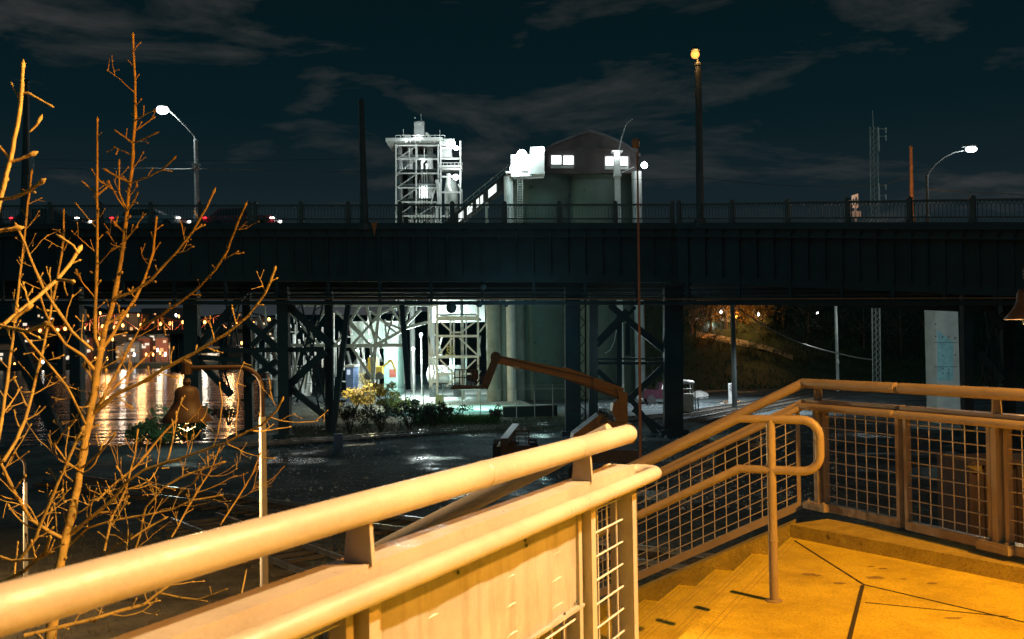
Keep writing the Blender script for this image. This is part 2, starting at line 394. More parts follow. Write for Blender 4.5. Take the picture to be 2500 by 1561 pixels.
# free standing handrail with a looped end
Pb = atz(1890, 1468, FL); Ptop = .49
hr = thing('stair_handrail', Pb, 'double handrail with a rounded loop end on a single leg at the stair head', 'handrail')
b0 = V((Pb.x, Pb.y, 0)); fwd = dS
bend = b0 + fwd * .19; loopc = b0 - fwd * .10
m = MB(); zt, zm = -.495, -.795; rc = .10
loop = [bend + Z * zt] + arcpts(b0 - fwd * .18 + Z * (zt - rc), Z, -fwd, rc, 0, math.pi / 2, 8) + arcpts(b0 - fwd * .18 + Z * (zm + rc), -fwd, -Z, rc, 0, math.pi / 2, 8) + [bend + Z * zm]
dwn = [bend + fwd * 4.4 + Z * (zm - 2.2)]
m.tube([bend + fwd * 4.4 + Z * (zt - 2.2)] + loop + dwn, .026, 14); smooth_by_angle(m.build('looped_pipe', M_RAIL, hr), 60)
m = MB(); m.tube([V((Pb.x, Pb.y, FL)), V((Pb.x, Pb.y, zt))], .027, 18); smooth_by_angle(m.build('leg', M_RAIL, hr))
m = MB(); m.lathe(V((Pb.x, Pb.y, FL)), [(.05, 0), (.05, .006), (.031, .012)], 18); m.lathe(V((Pb.x, Pb.y, -1.22)), [(.029, 0), (.030, .004), (.030, .012), (.029, .016)], 18); m.build('collar', M_RAIL, hr)
for i in (1, 2, 3):
    q = b0 + fwd * (1.35 * i); zz = zt - .5 * (1.35 * i - .19); kk = int(1.35 * i / RUN) + 1
    q = q + (E0 - b0) * 0
    m = MB(); m.tube([V((q.x, q.y, zz)), V((q.x, q.y, FL - RISE * (i * 4.3)))], .024, 12); m.build('leg', M_RAIL, hr)

# lamp of the landing (the same sodium park lamp kind, above and beside the viewer)
light('landing_lamp_light', (4.45, 2.4, 3.0), (1, .41, .045), 2750, .10, kind='SPOT', spot=171, aim=(4.45, 2.4, 0), blend=.05)
light('path_lamp_light', (2.6, 3.2, 2.6), (1, .72, .38), 2400, .08, kind='SPOT', spot=84, aim=(-.5, 2.8, -.2), blend=.5)
light('street_glow_light', (-7, -5, 6), (1, .52, .62), 130, .5)
# ================================================================== TERRAIN
GZ = -5.6; WZ = -8.6
def ground_mat():
    m = bpy.data.materials.new('wet_gravel_yard'); m.use_nodes = True; t = m.node_tree; b = t.nodes['Principled BSDF']
    tcn = t.nodes.new('ShaderNodeTexCoord')
    def noise(sc, det, ro=.6, stretch=None):
        n = t.nodes.new('ShaderNodeTexNoise'); n.inputs['Scale'].default_value = sc; n.inputs['Detail'].default_value = det; n.inputs['Roughness'].default_value = ro
        t.links.new(tcn.outputs['Object'], n.inputs['Vector']); return n
    n1 = noise(.35, 8, .65); n2 = noise(9, 6, .7); n3 = noise(.16, 4)
    r1 = t.nodes.new('ShaderNodeValToRGB'); r1.color_ramp.elements[0].position = .35; r1.color_ramp.elements[1].position = .68
    r1.color_ramp.elements[0].color = (.028, .042, .048, 1); r1.color_ramp.elements[1].color = (.125, .155, .16, 1)
    t.links.new(n1.outputs['Fac'], r1.inputs[0])
    r2 = t.nodes.new('ShaderNodeValToRGB'); r2.color_ramp.elements[0].position = .38; r2.color_ramp.elements[1].position = .66
    r2.color_ramp.elements[0].color = (.35, .35, .35, 1); r2.color_ramp.elements[1].color = (1.7, 1.7, 1.7, 1)
    t.links.new(n2.outputs['Fac'], r2.inputs[0])
    mx = t.nodes.new('ShaderNodeMixRGB'); mx.blend_type = 'MULTIPLY'; mx.inputs[0].default_value = 1
    t.links.new(r1.outputs[0], mx.inputs[1]); t.links.new(r2.outputs[0], mx.inputs[2]); t.links.new(mx.outputs[0], b.inputs['Base Color'])
    r3 = t.nodes.new('ShaderNodeValToRGB'); r3.color_ramp.elements[0].position = .34; r3.color_ramp.elements[1].position = .44
    r3.color_ramp.elements[0].color = (.16, .16, .16, 1); r3.color_ramp.elements[1].color = (.95, .95, .95, 1); b.inputs['Specular IOR Level'].default_value = .22
    t.links.new(n3.outputs['Fac'], r3.inputs[0]); t.links.new(r3.outputs[0], b.inputs['Roughness'])
    bp = t.nodes.new('ShaderNodeBump'); bp.inputs['Strength'].default_value = .7; bp.inputs['Distance'].default_value = .05
    t.links.new(n2.outputs['Fac'], bp.inputs['Height']); t.links.new(bp.outputs[0], b.inputs['Normal'])
    return m
M_GROUND = ground_mat()
g = MB(); shore = [(-400, -60), (-400, 56.5), (-31, 56.5), (-17, 57), (-19, 76), (-25, 100), (-36, 150), (-49, 215), (-58, 300), (-60, 900), (900, 900), (900, -60)]
g.prism([V((x, y, GZ)) for x, y in shore], (0, 0, -3.6))
g.build('ground', M_GROUND, kind='structure')
# water
def water_mat():
    m = bpy.data.materials.new('river_water'); m.use_nodes = True; t = m.node_tree; b = t.nodes['Principled BSDF']
    b.inputs['Base Color'].default_value = (.006, .016, .018, 1); b.inputs['Roughness'].default_value = .19; b.inputs['IOR'].default_value = 1.33
    b.inputs['Specular IOR Level'].default_value = 1.0
    tcn = t.nodes.new('ShaderNodeTexCoord'); mp_ = t.nodes.new('ShaderNodeMapping'); mp_.inputs['Scale'].default_value = (.07, 1.3, 1)
    t.links.new(tcn.outputs['Object'], mp_.inputs[0])
    n = t.nodes.new('ShaderNodeTexNoise'); n.inputs['Scale'].default_value = .55; n.inputs['Detail'].default_value = 4; n.inputs['Roughness'].default_value = .5
    t.links.new(mp_.outputs[0], n.inputs['Vector'])
    bp = t.nodes.new('ShaderNodeBump'); bp.inputs['Strength'].default_value = .4; bp.inputs['Distance'].default_value = .14
    t.links.new(n.outputs['Fac'], bp.inputs['Height'])
    mp2 = t.nodes.new('ShaderNodeMapping'); mp2.inputs['Scale'].default_value = (.035, .34, 1); t.links.new(tcn.outputs['Object'], mp2.inputs[0])
    n2 = t.nodes.new('ShaderNodeTexNoise'); n2.inputs['Scale'].default_value = .6; n2.inputs['Detail'].default_value = 3; n2.inputs['Distortion'].default_value = .6; t.links.new(mp2.outputs[0], n2.inputs['Vector'])
    b2 = t.nodes.new('ShaderNodeBump'); b2.inputs['Strength'].default_value = .8; b2.inputs['Distance'].default_value = 1.1; t.links.new(n2.outputs['Fac'], b2.inputs['Height']); t.links.new(bp.outputs[0], b2.inputs['Normal'])
    t.links.new(b2.outputs[0], b.inputs['Normal'])
    return m
wt = MB(); wt.prism([V((-900, 40, WZ)), V((60, 40, WZ)), V((60, 620, WZ)), V((-900, 620, WZ))], (0, 0, -.3)); wt.build('water', water_mat(), kind='structure')
# far bank with a low hill behind it
fb = MB(); nx, ny = 40, 10
def fbz(x, y): return -6.5 + max(0, (y - 470)) * .13 * (1 + .25 * math.sin(x * .011) + .12 * math.sin(x * .037 + 1)) if y < 720 else 26 + 6 * math.sin(x * .01)
for i in range(nx + 1):
    for j in range(ny + 1):
        x = -800 + 1100 * i / nx; y = 388 + 360 * j / ny; fb.v.append((x, y, fbz(x, y) if j else -6.5))
for i in range(nx):
    for j in range(ny): a = i * (ny + 1) + j; fb.f.append((a, a + ny + 1, a + ny + 2, a + 1))
o = len(fb.v)
for i in range(nx + 1): fb.v.append((-800 + 1100 * i / nx, 388, WZ - 1))
for i in range(nx): fb.f.append((o + i, o + i + 1, (i + 1) * (ny + 1), i * (ny + 1)))
fb.build('far_bank', mat('dark_bank_earth', (.05, .06, .055), rough=.95, var=.5, scale=.05), kind='structure')

# hillside beyond the yard on the right
def hillz(x, y):
    e_ = max(0, min(1, (y - (104 + .10 * abs(x - 20))) / 34)); e_ = e_ * e_ * (3 - 2 * e_)
    sx = max(0, min(1, (x - 13) / 9)); sx = sx * sx * (3 - 2 * sx)
    top = 10.5 + 2.0 * math.sin(x * .07) + 1.0 * math.sin(x * .21 + 2)
    return GZ + sx * e_ * top + sx * e_ * .35 * math.sin(x * 1.1 + y * .6)
h = MB(); nx, ny = 90, 44
for i in range(nx + 1):
    for j in range(ny + 1):
        x = 12 + 150 * i / nx; y = 96 + 110 * j / ny; h.v.append((x, y, hillz(x, y) - (.02 if j else .3)))
for i in range(nx):
    for j in range(ny): a = i * (ny + 1) + j; h.f.append((a, a + ny + 1, a + ny + 2, a + 1))
h.build('hillside', mat('grassy_hillside', (.022, .036, .018), rough=.95, var=.5, scale=.5, bump=.8, detail=9), kind='structure', smooth=True)

def grass_patch(name, pts_fn, n, hgt, m, lean=.3, wd=.02, label=None):
    g_ = MB()
    for _ in range(n):
        p = pts_fn(); 
        if p is None: continue
        a = random.uniform(0, math.tau); hh = hgt * random.uniform(.5, 1.3); dx = V((math.cos(a), math.sin(a), 0)); ln = V((random.gauss(0, lean), random.gauss(0, lean), 0)) * hh
        g_.add([p - dx * wd, p + dx * wd, p + ln + Z * hh], [(0, 1, 2)])
    return g_.build(name, m, kind='stuff')
M_GRASS = mat('dry_grass', (.10, .085, .045), rough=.9, var=.4, scale=.8)
M_GRASSG = mat('green_grass', (.05, .13, .035), rough=.85, var=.4, scale=.8)
# near embankment lawn below the landing
def nearp():
    x = random.uniform(-14, .5); y = random.uniform(14, 30)
    return V((x, y, GZ))
lw = MB(); lw.prism([V(p) for p in ((-30, 6, GZ + .004), (-2.2, 6, GZ + .004), (-.5, 22, GZ + .004), (-12, 30, GZ + .004), (-30, 34, GZ + .004))][::1], (0, 0, .02)); lw.build('lawn', mat('patchy_lawn', (.07, .055, .03), rough=.95, var=.6, scale=1.6, bump=.8, detail=9), kind='structure')
grass_patch('grass', nearp, 15000, .10, M_GRASS, wd=.012)
# verge between track and fence
vg = MB()
v0 = [atz(p[0], p[1], GZ + .01) for p in ((800, 1066), (1100, 1047), (1400, 1030), (1390, 1005), (1100, 1012), (950, 1020), (830, 1040))]
vg.prism(v0, (0, 0, .03)); vg.build('verge', mat('weedy_verge', (.10, .11, .09), rough=.95, var=.6, scale=1.2, bump=.8, detail=8), kind='structure')
def vp():
    px = random.uniform(700, 1400); py = random.uniform(1028, 1058) + (1250 - px) * .03; return atz(px, py, GZ)
grass_patch('verge_grass', vp, 9000, .28, mat('pale_weeds', (.14, .15, .10), rough=.9, var=.4, scale=1), wd=.02)
def gp():
    px = random.uniform(1010, 1215); py = random.uniform(1022, 1036) + (1250 - px) * .02; return atz(px, py, GZ)
grass_patch('green_weeds', gp, 6000, .42, M_GRASSG, wd=.03)
pb = MB()
for _ in range(5200):
    px = random.uniform(650, 2050); py = 985 + random.random() ** 1.6 * 260; p = atz(px, py, GZ); sz = random.uniform(.02, .06) * (1 + 1.6 * (random.random() < .06))
    a_ = random.uniform(0, 6.28); u_ = V((math.cos(a_), math.sin(a_), 0)) * sz; w_ = V((-math.sin(a_), math.cos(a_), 0)) * sz * .7
    pb.add([p + u_, p + w_, p - u_, p - w_, p + Z * sz * .8], [(0, 1, 4), (1, 2, 4), (2, 3, 4), (3, 0, 4)])
pb.build('gravel_stones', mat('pale_gravel_stone', (.34, .36, .36), rough=.8, var=.4, scale=.6), kind='stuff')
# asphalt road bending past the foot of the hill
rd = MB(); rl = [(1655, 905, 968), (1760, 902, 955), (1880, 907, 945), (2000, 917, 940), (2200, 930, 960), (2600, 935, 1000)]
v = []
for (px, y0, y1) in rl: v.append(atz(px, y0, GZ + .006)); v.append(atz(px, y1, GZ + .006))
rd.add(v, [(2 * i, 2 * i + 1, 2 * i + 3, 2 * i + 2) for i in range(len(rl) - 1)])
rd.build('road', mat('wet_asphalt', (.035, .04, .045), rough=.32, var=.35, scale=.5, bump=.15), kind='structure')
mk = MB()
for (a, b) in (((1725, 926), (1772, 955)), ((1745, 925), (1790, 945)), ((1835, 922), (1910, 934)), ((1910, 934), (1945, 946))):
    a = atz(*a, GZ + .012); b = atz(*b, GZ + .012); d = (b - a).normalized(); x = V((d.y, -d.x, 0)) * .07; mk.add([a - x, a + x, b + x, b - x], [(0, 1, 2, 3)])
mk.build('road_marking', mat('worn_road_paint', (.35, .34, .30), rough=.7, var=.4, scale=3), kind='structure')
# path climbing the hill
pt = MB(); pl = [(1700, 812), (1760, 822), (1800, 830), (1860, 843), (1905, 858), (1935, 870)]
def on_hill(px, py):
    for i in range(900):
        Y = 100 + i * .12; p = at(px, py, Y)
        if p.z <= hillz(p.x, p.y): return p
    return p
v = []
for px, py in pl:
    p = on_hill(px, py); q = V((p.x - .3, p.y - 1.3, 0)); p.z += .12; q.z = hillz(q.x, q.y) + .12; v += [p, q]
pt.add(v, [(2 * i, 2 * i + 1, 2 * i + 3, 2 * i + 2) for i in range(len(pl) - 1)]); pt.build('path', mat('gravel_path', (.30, .27, .22), rough=.9, var=.3, scale=2), kind='structure')

# ---------------------------------------------------------------- railway tracks
M_RAILTOP = mat('worn_rail_head', (.42, .42, .42), rough=.3, metal=.9, var=.2, scale=3)
M_TIE = mat('old_timber_tie', (.09, .075, .055), rough=.9, var=.4, scale=3)
def track(label, pts, ties=True, gauge=1.435):
    pts = [V(p) for p in pts]; root = thing('railway_track', pts[0], label, 'railway track')
    rl_ = MB(); tt = MB()
    for sd in (-1, 1):
        q = []
        for i, p in enumerate(pts):
            d = (pts[min(i + 1, len(pts) - 1)] - pts[max(i - 1, 0)]).normalized(); x = V((d.y, -d.x, 0)); q.append(p + x * sd * gauge / 2 + Z * .12)
        m = MB()
        for i in range(len(q) - 1): m.bar(q[i] + Z * .045, q[i + 1] + Z * .045, .07, .035); m.bar(q[i], q[i + 1], .03, .09); m.bar(q[i] - Z * .055, q[i + 1] - Z * .055, .13, .02)
        m.build('rail', M_RAILTOP, root)
    for i in range(len(pts) - 1):
        a, b = pts[i], pts[i + 1]; d = (b - a).normalized(); x = V((d.y, -d.x, 0)); n = int((b - a).length / .65)
        for k in range(n):
            c = a + d * (.3 + k * .65) + Z * .03; tt.bar(c - x * 1.25, c + x * 1.25, .22, .07)
    tt.build('sleepers', M_TIE, root, kind='stuff')
    return root
z0 = GZ + .03
a = atz(600, 1236, z0); b = atz(1027, 1293, z0); d = (b - a).normalized()
track('pair of thin bright rails on the dark gravel just past the lit guardrail', [a - d * 12, a, b, b + d * 22])
a = atz(667, 1345, z0); b = atz(767, 1383, z0); d = (b - a).normalized()
track('orange tinted rails crossing the brown grass beside the gooseneck lamp pole', [a - d * 6, a, b, b + d * 16])
tr3 = [atz(px, py, z0) for px, py in ((560, 1092), (840, 1074), (1100, 1055), (1400, 1037), (1650, 1016), (1850, 985), (2000, 955), (2120, 938))]
track('curving track under the bridge, between weedy verge and dark gravel', tr3)
tr4 = [atz(px, py, z0) for px, py in ((1700, 1030), (1850, 1000), (2000, 972), (2200, 945))]
track('second curving track beside the white lit gravel patch', tr4)

# ================================================================== ROAD BRIDGE
NODE = []
for (px, s_, yt, yb) in ((-420, 40.4, 502, 743), (1650, 42.7, 498, 744.5), (2950, 59.5, 477, 746)):
    Y = F / s_; NODE.append((at(px, yt, Y), at(px, yb, Y).z))
def bp_(px):
    """point of the bridge's near face at photo column px: xy, rail-top z, underside z"""
    k = (px - 1250) / F
    i = 0 if px < 1650 else 1
    (P0, b0_), (P1, b1_) = NODE[i], NODE[i + 1]
    lo, hi = -.3, 1.3
    for _ in range(40):
        t = (lo + hi) / 2; p = P0 + (P1 - P0) * t; q = MC.transposed() @ p
        if q.x / -q.z < k: lo = t
        else: hi = t
    p = P0 + (P1 - P0) * t
    return p, b0_ + (b1_ - b0_) * t, ((P1 - P0) * V((1, 1, 0))).normalized() if False else V((P1.x - P0.x, P1.y - P0.y, 0)).normalized()
def bat(px, py, back=0):                  # point in the bridge's near plane (or 'back' metres behind it)
    p, zb, d = bp_(px); return at(px, py, p.y + back)
c0 = bp_(1250)[0]
BR = thing('road_bridge', V((c0.x, c0.y, GZ)), 'long dark road bridge with a lacy iron railing on steel towers', 'bridge')
RH = 1.15
def level(i, dz_top, dz_bot, off0, off1, name, m, rel='top'):
    """a long slab following the bridge's bend; off = metres behind the near face"""
    mb = MB()
    for k in range(2):
        (P0, b0_), (P1, b1_) = NODE[k], NODE[k + 1]
        q = []
        for (P, bb, kk) in ((P0, b0_, k), (P1, b1_, k + 1)):
            if kk == 1: dn = V((.38, 1, 0)).normalized()
            elif kk == 0: dn = V((.04, 1, 0)).normalized()
            else: dn = V((.75, 1, 0)).normalized()
            ref = P.z if rel == 'top' else bb
            for off in (off0, off1):
                for dz in (dz_bot, dz_top): q.append(V((P.x, P.y, 0)) + dn * off + Z * (ref + dz))
        mb.add(q, [(0, 1, 3, 2), (4, 6, 7, 5), (0, 4, 5, 1), (2, 3, 7, 6), (1, 5, 7, 3), (0, 2, 6, 4)])
    return mb.build(name, m, BR)
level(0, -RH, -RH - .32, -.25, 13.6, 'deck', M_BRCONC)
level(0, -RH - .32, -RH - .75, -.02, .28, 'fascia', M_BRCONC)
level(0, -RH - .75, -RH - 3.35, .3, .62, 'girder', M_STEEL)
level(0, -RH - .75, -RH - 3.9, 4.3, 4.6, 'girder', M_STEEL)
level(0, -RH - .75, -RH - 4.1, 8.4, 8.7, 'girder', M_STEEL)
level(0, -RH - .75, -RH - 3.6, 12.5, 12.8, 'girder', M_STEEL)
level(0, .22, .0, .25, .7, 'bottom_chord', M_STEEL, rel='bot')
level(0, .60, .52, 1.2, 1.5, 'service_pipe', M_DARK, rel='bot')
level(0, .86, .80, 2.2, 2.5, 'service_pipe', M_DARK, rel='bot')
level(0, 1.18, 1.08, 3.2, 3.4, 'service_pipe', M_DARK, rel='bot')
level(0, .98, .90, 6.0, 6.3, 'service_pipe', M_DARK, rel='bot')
level(0, .36, .28, -.1, .05, 'walkway_pipe', mat('orange_lit_pipe', (.22, .10, .05), rough=.8, var=.4, scale=1), rel='bot')  # light falling on this pipe is put into its orange colour
# girder stiffeners, brackets and hangers
stf = MB(); br = MB(); hg = MB(); dia = MB()
px = -380
while px < 2900:
    p, zb, d = bp_(px); zt = p.z - RH
    stf.bar(V((p.x, p.y + .26, zt - .8)), V((p.x, p.y + .26, zt - 2.95)), .12, .10, up=d)
    if int(px / 42) % 3 == 0: hg.bar(V((p.x, p.y + .4, zt - 3.0)), V((p.x, p.y + .4, zb)), .12, .16, up=d); dia.bar(V((p.x, p.y + .6, zt - 1.6)), V((p.x + .5, p.y + 12.4, zt - 1.6)), .2, 1.2)
    br.bar(V((p.x, p.y - .18, zt - .36)), V((p.x, p.y + .28, zt - .95)), .10, .14)
    px += 42
stf.build('stiffener', M_STEEL, BR, kind='stuff'); br.build('bracket', M_STEEL, BR, kind='stuff'); hg.build('hanger', M_STEEL, BR, kind='stuff'); dia.build('cross_beam', M_STEEL, BR, kind='stuff')
# clamped fittings that hang below the chord
ft = MB()
for px, py, r_ in ((1102, 752, .32), (1170, 742, .22), (1180, 700, .2), (1236, 745, .12)):
    ft.ball(bat(px, py, .3), r_, 8, 5)
ft.build('pipe_clamp', M_DARK, BR)
# ---- railing
posts = [-250, -125, 0, 123, 246, 369, 489, 611, 623, 735, 850, 976, 1104, 1232, 1365, 1502, 1641, 1657, 1787, 1922, 2069, 2220, 2374, 2535, 2710]
RL = mat('cast_iron_railing', (.07, .085, .085), rough=.65, var=.25, scale=3)
def panel(pa, pb):
    m = MB(); Pa, _, d = bp_(pa); Pb, _, _ = bp_(pb); Pa = Pa + d * .12; Pb = Pb - d * .12; v_ = Pb - Pa; ln = v_.length
    def Q(s_, h_): return Pa + v_ * (s_ / ln) + Z * (h_ - RH)
    m.bar(Q(0, 1.10), Q(ln, 1.10), .09, .10); m.bar(Q(0, .30), Q(ln, .30), .05, .07); m.bar(Q(0, .03), Q(ln, .03), .06, .06)
    for s_ in (0, ln): m.bar(Q(s_, 0), Q(s_, 1.1), .05, .05, up=d)
    for s_ in (.09, ln - .09): m.bar(Q(s_, 0), Q(s_, 1.1), .03, .03, up=d)
    n = max(6, int(round((ln - .2) / .19))); c = (ln - .2) / n
    for i in range(n + 1):
        s_ = .1 + c * i
        m.bar(Q(s_, .32), Q(s_, .80), .024, .024, up=d)
        for sg_ in (-1, 1):               # interlaced pointed arches spanning two bars
            last = Q(s_, .80)
            for t in (.35, .7, 1.0):
                ss = s_ + sg_ * 2 * c * .5 * (t ** 1.7) * 1.0; hh = .80 + .27 * math.sin(t * 1.35) / math.sin(1.35)
                if ss < .05 or ss > ln - .05: break
                q = Q(ss, hh); m.bar(last, q, .022, .022); last = q
        if i < n:                         # lattice band at the foot
            m.bar(Q(s_, .05), Q(s_ + c, .28), .020, .020); m.bar(Q(s_ + c, .05), Q(s_, .28), .020, .020)
    return m.build('railing_panel', RL, BR)
for i, px in enumerate(posts):
    p, _, d = bp_(px); m = MB(); m.bar(p - Z * (RH + .05), p + Z * .05, .20, .22, up=d); m.box(p + Z * .08, (.24, .24, .07)); m.box(p + Z * .14, (.14, .14, .07)); m.box(p - Z * (RH - .12), (.26, .26, .22))
    m.build('railing_post', RL, BR)
    if i + 1 < len(posts) and posts[i + 1] - px > 20: panel(px, posts[i + 1])
# far parapet of the deck: plain concrete kerb and rail
level(0, -RH + .30, -RH + .004, 13.0, 13.3, 'far_kerb', M_BRCONC)

# ---- steel towers under the bridge
def lace(m, a, b, wd, n, t=.05):           # laced channel column
    a = V(a); b = V(b); d = b - a; x = V((wd / 2, 0, 0))
    m.bar(a - x, b - x, .10, .3); m.bar(a + x, b + x, .10, .3)
    for k in range(n):
        p = a + d * (k / n); q = a + d * ((k + 1) / n); s_ = 1 if k % 2 else -1
        m.bar(p - x * s_, q + x * s_, t, t)
def col(px, wd, y1=1088, back=0, topy=700, lean=None):
    m = MB(); zt = bp_(px)[1] + 1.2; p, zb, d = bp_(px); y = p.y + back + .9
    a = at(px, topy, y); q = atz(lean or px, y1, GZ); b = at(lean or px, y1, y); b.z = GZ
    a.z = max(a.z, zb + .4)
    if wd > .6:
        m.bar(a, b, wd, .12); 
        for s_ in (-1, 1): m.bar(a + V((s_ * (wd / 2 - .02), .35, 0)), b + V((s_ * (wd / 2 - .02), .35, 0)), .07, .7)
        for k in range(9):
            z = GZ + .6 + k * (a.z - GZ - .6) / 9; t = (z - b.z) / (a.z - b.z); c = b + (a - b) * t; m.box(c + V((0, -.075, 0)), (wd + .04, .02, .10))
    else: m.bar(a, b, wd, .45)
    m.box(b + Z * .12, (wd + .5, 1.0, .24))
    return m
TW = []
def tower(cols, braces, name='pier_tower'):
    pass
for (px, wd, back, lean) in ((180, .62, 0, 186), (463, .80, 0, 470), (602, .50, 3.5, 610), (688, .62, 0, 694), (803, .48, 3.0, 806), (1398, .86, 0, 1400), (1449, .55, 4.0, 1449), (1645, 1.05, 0, 1646), (2358, .44, 0, 2362), (2457, .60, 2.5, 2460), (2620, .8, 0, 2620)):
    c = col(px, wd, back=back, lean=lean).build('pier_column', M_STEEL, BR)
bc = MB()
def brace(a, b, wd=.34, back=1.6, lac=False, name='pier_brace'):
    m = MB(); pa = bat(a[0], a[1], back); pb = bat(b[0], b[1], back)
    if lac:
        d = (pb - pa).normalized(); x = d.cross(V((0, 1, 0))).normalized() * wd / 2; n = int((pb - pa).length / (wd * 1.1))
        m.bar(pa - x, pb - x, .09, .09); m.bar(pa + x, pb + x, .09, .09)
        for k in range(n):
            p = pa + (pb - pa) * (k / n); q = pa + (pb - pa) * ((k + 1) / n); s_ = 1 if k % 2 else -1; m.bar(p - x * s_, q + x * s_, .05, .05)
    else: m.bar(pa, pb, .30, wd)
    return m.build(name, M_STEEL, BR)
for (a, b, wd) in (((487, 845), (600, 712), .40), ((477, 872), (565, 965), .36), ((480, 872), (590, 880), .3), ((595, 778), (675, 848), .38), ((675, 782), (615, 845), .3), ((615, 856), (675, 915), .38), ((676, 880), (606, 932), .32),
                   ((480, 857), (790, 853), .30), ((698, 742), (812, 845), .40), ((794, 859), (700, 945), .40), ((702, 942), (796, 1018), .36), ((851, 740), (812, 1060), .48), ((981, 742), (997, 951), .22),
                   ((1459, 834), (1530, 758), .30), ((1459, 846), (1551, 750), .18), ((1488, 745), (1625, 858), .38), ((1459, 877), (1622, 876), .10), ((1459, 887), (1622, 887), .16), ((1459, 905), (1540, 980), .30), ((1540, 975), (1608, 1068), .30),
                   ((1624, 892), (1536, 975), .36), ((1545, 1000), (1625, 1055), .30), ((1512, 765), (1512, 955), .16), ((1532, 790), (1532, 868), .16), ((1476, 1062), (1640, 1070), .3),
                   ((2360, 690), (2450, 800), .3), ((2395, 860), (2450, 930), .3)):
    brace(a, b, wd)
for (a, b, wd) in (((727, 742), (752, 848), .42), ((752, 846), (792, 1012), .42), ((780, 742), (755, 846), .42), ((755, 846), (716, 980), .42), ((560, 742), (575, 850), .36), ((578, 742), (540, 900), .36), ((540, 900), (560, 965), .3),
                   ((2415, 745), (2440, 940), .4), ((2440, 760), (2398, 960), .4), ((2398, 870), (2440, 1010), .3), ((2420, 680), (2400, 760), .3), ((1420, 745), (1420, 1070), .45)):
    brace(a, b, wd, lac=True, name='pier_lacing')
lc = MB()
# big inclined leg at the river side
brace((20, 790), (152, 1090), .75, back=-1.0, name='inclined_leg'); brace((30, 742), (36, 800), .7, back=-1.0, name='inclined_leg')
# ================================================================== POLES, LAMPS, TRAFFIC ON THE BRIDGE
def taper_pole(px0, y0, px1, y1, Y, w0, w1, label, cat='pole', m=M_DARK, name='trolley_pole', n=8, cap=True):
    a = at(px0, y0, Y); b = at(px1, y1, Y); root = thing(name, b, label, cat)
    mb = MB(); mb.tube([a, a + (b - a) * .5, b], [w0 / 2, (w0 + w1) / 4, w1 / 2], n); mb.build('shaft', m, root)
    if cap:
        mb = MB(); mb.lathe(a, [(w0 * .62, -.05), (w0 * .62, .04), (w0 * .3, .12), (.01, .16)], 8); mb.build('cap', m, root)
        mb = MB(); mb.lathe(b, [(w1 * .8, 0), (w1 * .8, .35), (w1 * .55, .5)], 8); mb.build('foot', m, root)
    return root, a, b
YP = lambda px: bp_(px)[0].y + 1.0
r, a, b = taper_pole(882, 248, 890, 562, YP(885) - .95, .30, .52, 'dark tapering pole without a lamp standing at the railing before the steel tower', 'pole')
mb = MB(); q = at(906, 545, YP(885) - 1.3); mb.prism([q, q + V((.35, 0, .05)), q + V((.2, 0, -.75))], (0, .03, 0)); mb.build('rusty_flange', mat('rust_flange', (.45, .14, .04), rough=.8), r)
r, a, b = taper_pole(66, 200, 62, 560, YP(60) - .95, .26, .66, 'dark tapering pole behind the bare branches with a stack of short slats', 'pole')
mb = MB()
for i in range(11): mb.box(at(78, 377 + 4.6 * i, YP(60) - 1.0), (.24, .05, .055))
mb.build('slat_stack', M_GREY, r)
# sodium lamp pole
r, a, b = taper_pole(1704, 158, 1710, 556, YP(1707) - .95, .34, .46, 'tall dark pole topped by the glowing orange sodium lamp', 'street lamp', name='street_lamp')
hd = at(1697, 130, YP(1707) - 1.0)
mb = MB(); mb.lathe(hd, [(.08, .34), (.18, .28), (.26, .16), (.22, .12)], 12); mb.bar(hd + Z * .2, a + Z * .1, .07); mb.build('lamp_hood', M_DARK, r)
mb = MB(); mb.ball(hd - Z * .08, .24, 14, 8); mb.build('bulb', mat('sodium_globe', (1, .8, .5), emit=(1, .25, .04), es=3.0), r)
light('lamp_light', hd - Z * .15 + V((0, -.2, 0)), SODIUM, 300, .25, r)
mb = MB(); mb.bar(at(1698, 212, a.y), at(1698, 226, a.y), .1); mb.bar(at(1698, 232, a.y), at(1698, 238, a.y), .1); mb.build('bracket', M_DARK, r)
# white lamp on gooseneck arm
r, a, b = taper_pole(478, 345, 482, 540, YP(480) + 6, .26, .36, 'pale lit pole with a sloping arm carrying the large white lamp above the bridge', 'street lamp', m=mat('pale_pole_paint', (.50, .52, .52), rough=.5), name='street_lamp')
hd = at(397, 269, a.y - .5)
mb = MB(); mb.tube([a, a + V((-.1, 0, .35)), at(455, 310, a.y - .2), at(430, 285, a.y - .4), hd + V((.3, 0, .1))], .055, 6); mb.build('arm', M_GREY, r)
mb = MB(); mb.ball(hd, .36, 14, 8, (1.1, 1, .8)); mb.build('bulb', mat('white_lamp_lens', (1, 1, 1), emit=(.95, 1, 1), es=14), r)
mb = MB(); mb.lathe(hd + Z * .18, [(.34, 0), (.3, .1), (.12, .2)], 10); mb.build('lamp_hood', M_GREY, r)
light('lamp_light', hd - Z * .5, WHITE, 420, .25, r)
mb = MB(); mb.box(at(479, 402, a.y - .3), (.5, .3, .14)); mb.box(at(479, 412, a.y), (.44, .44, .1)); mb.build('wire_clamp', M_GREY, r)
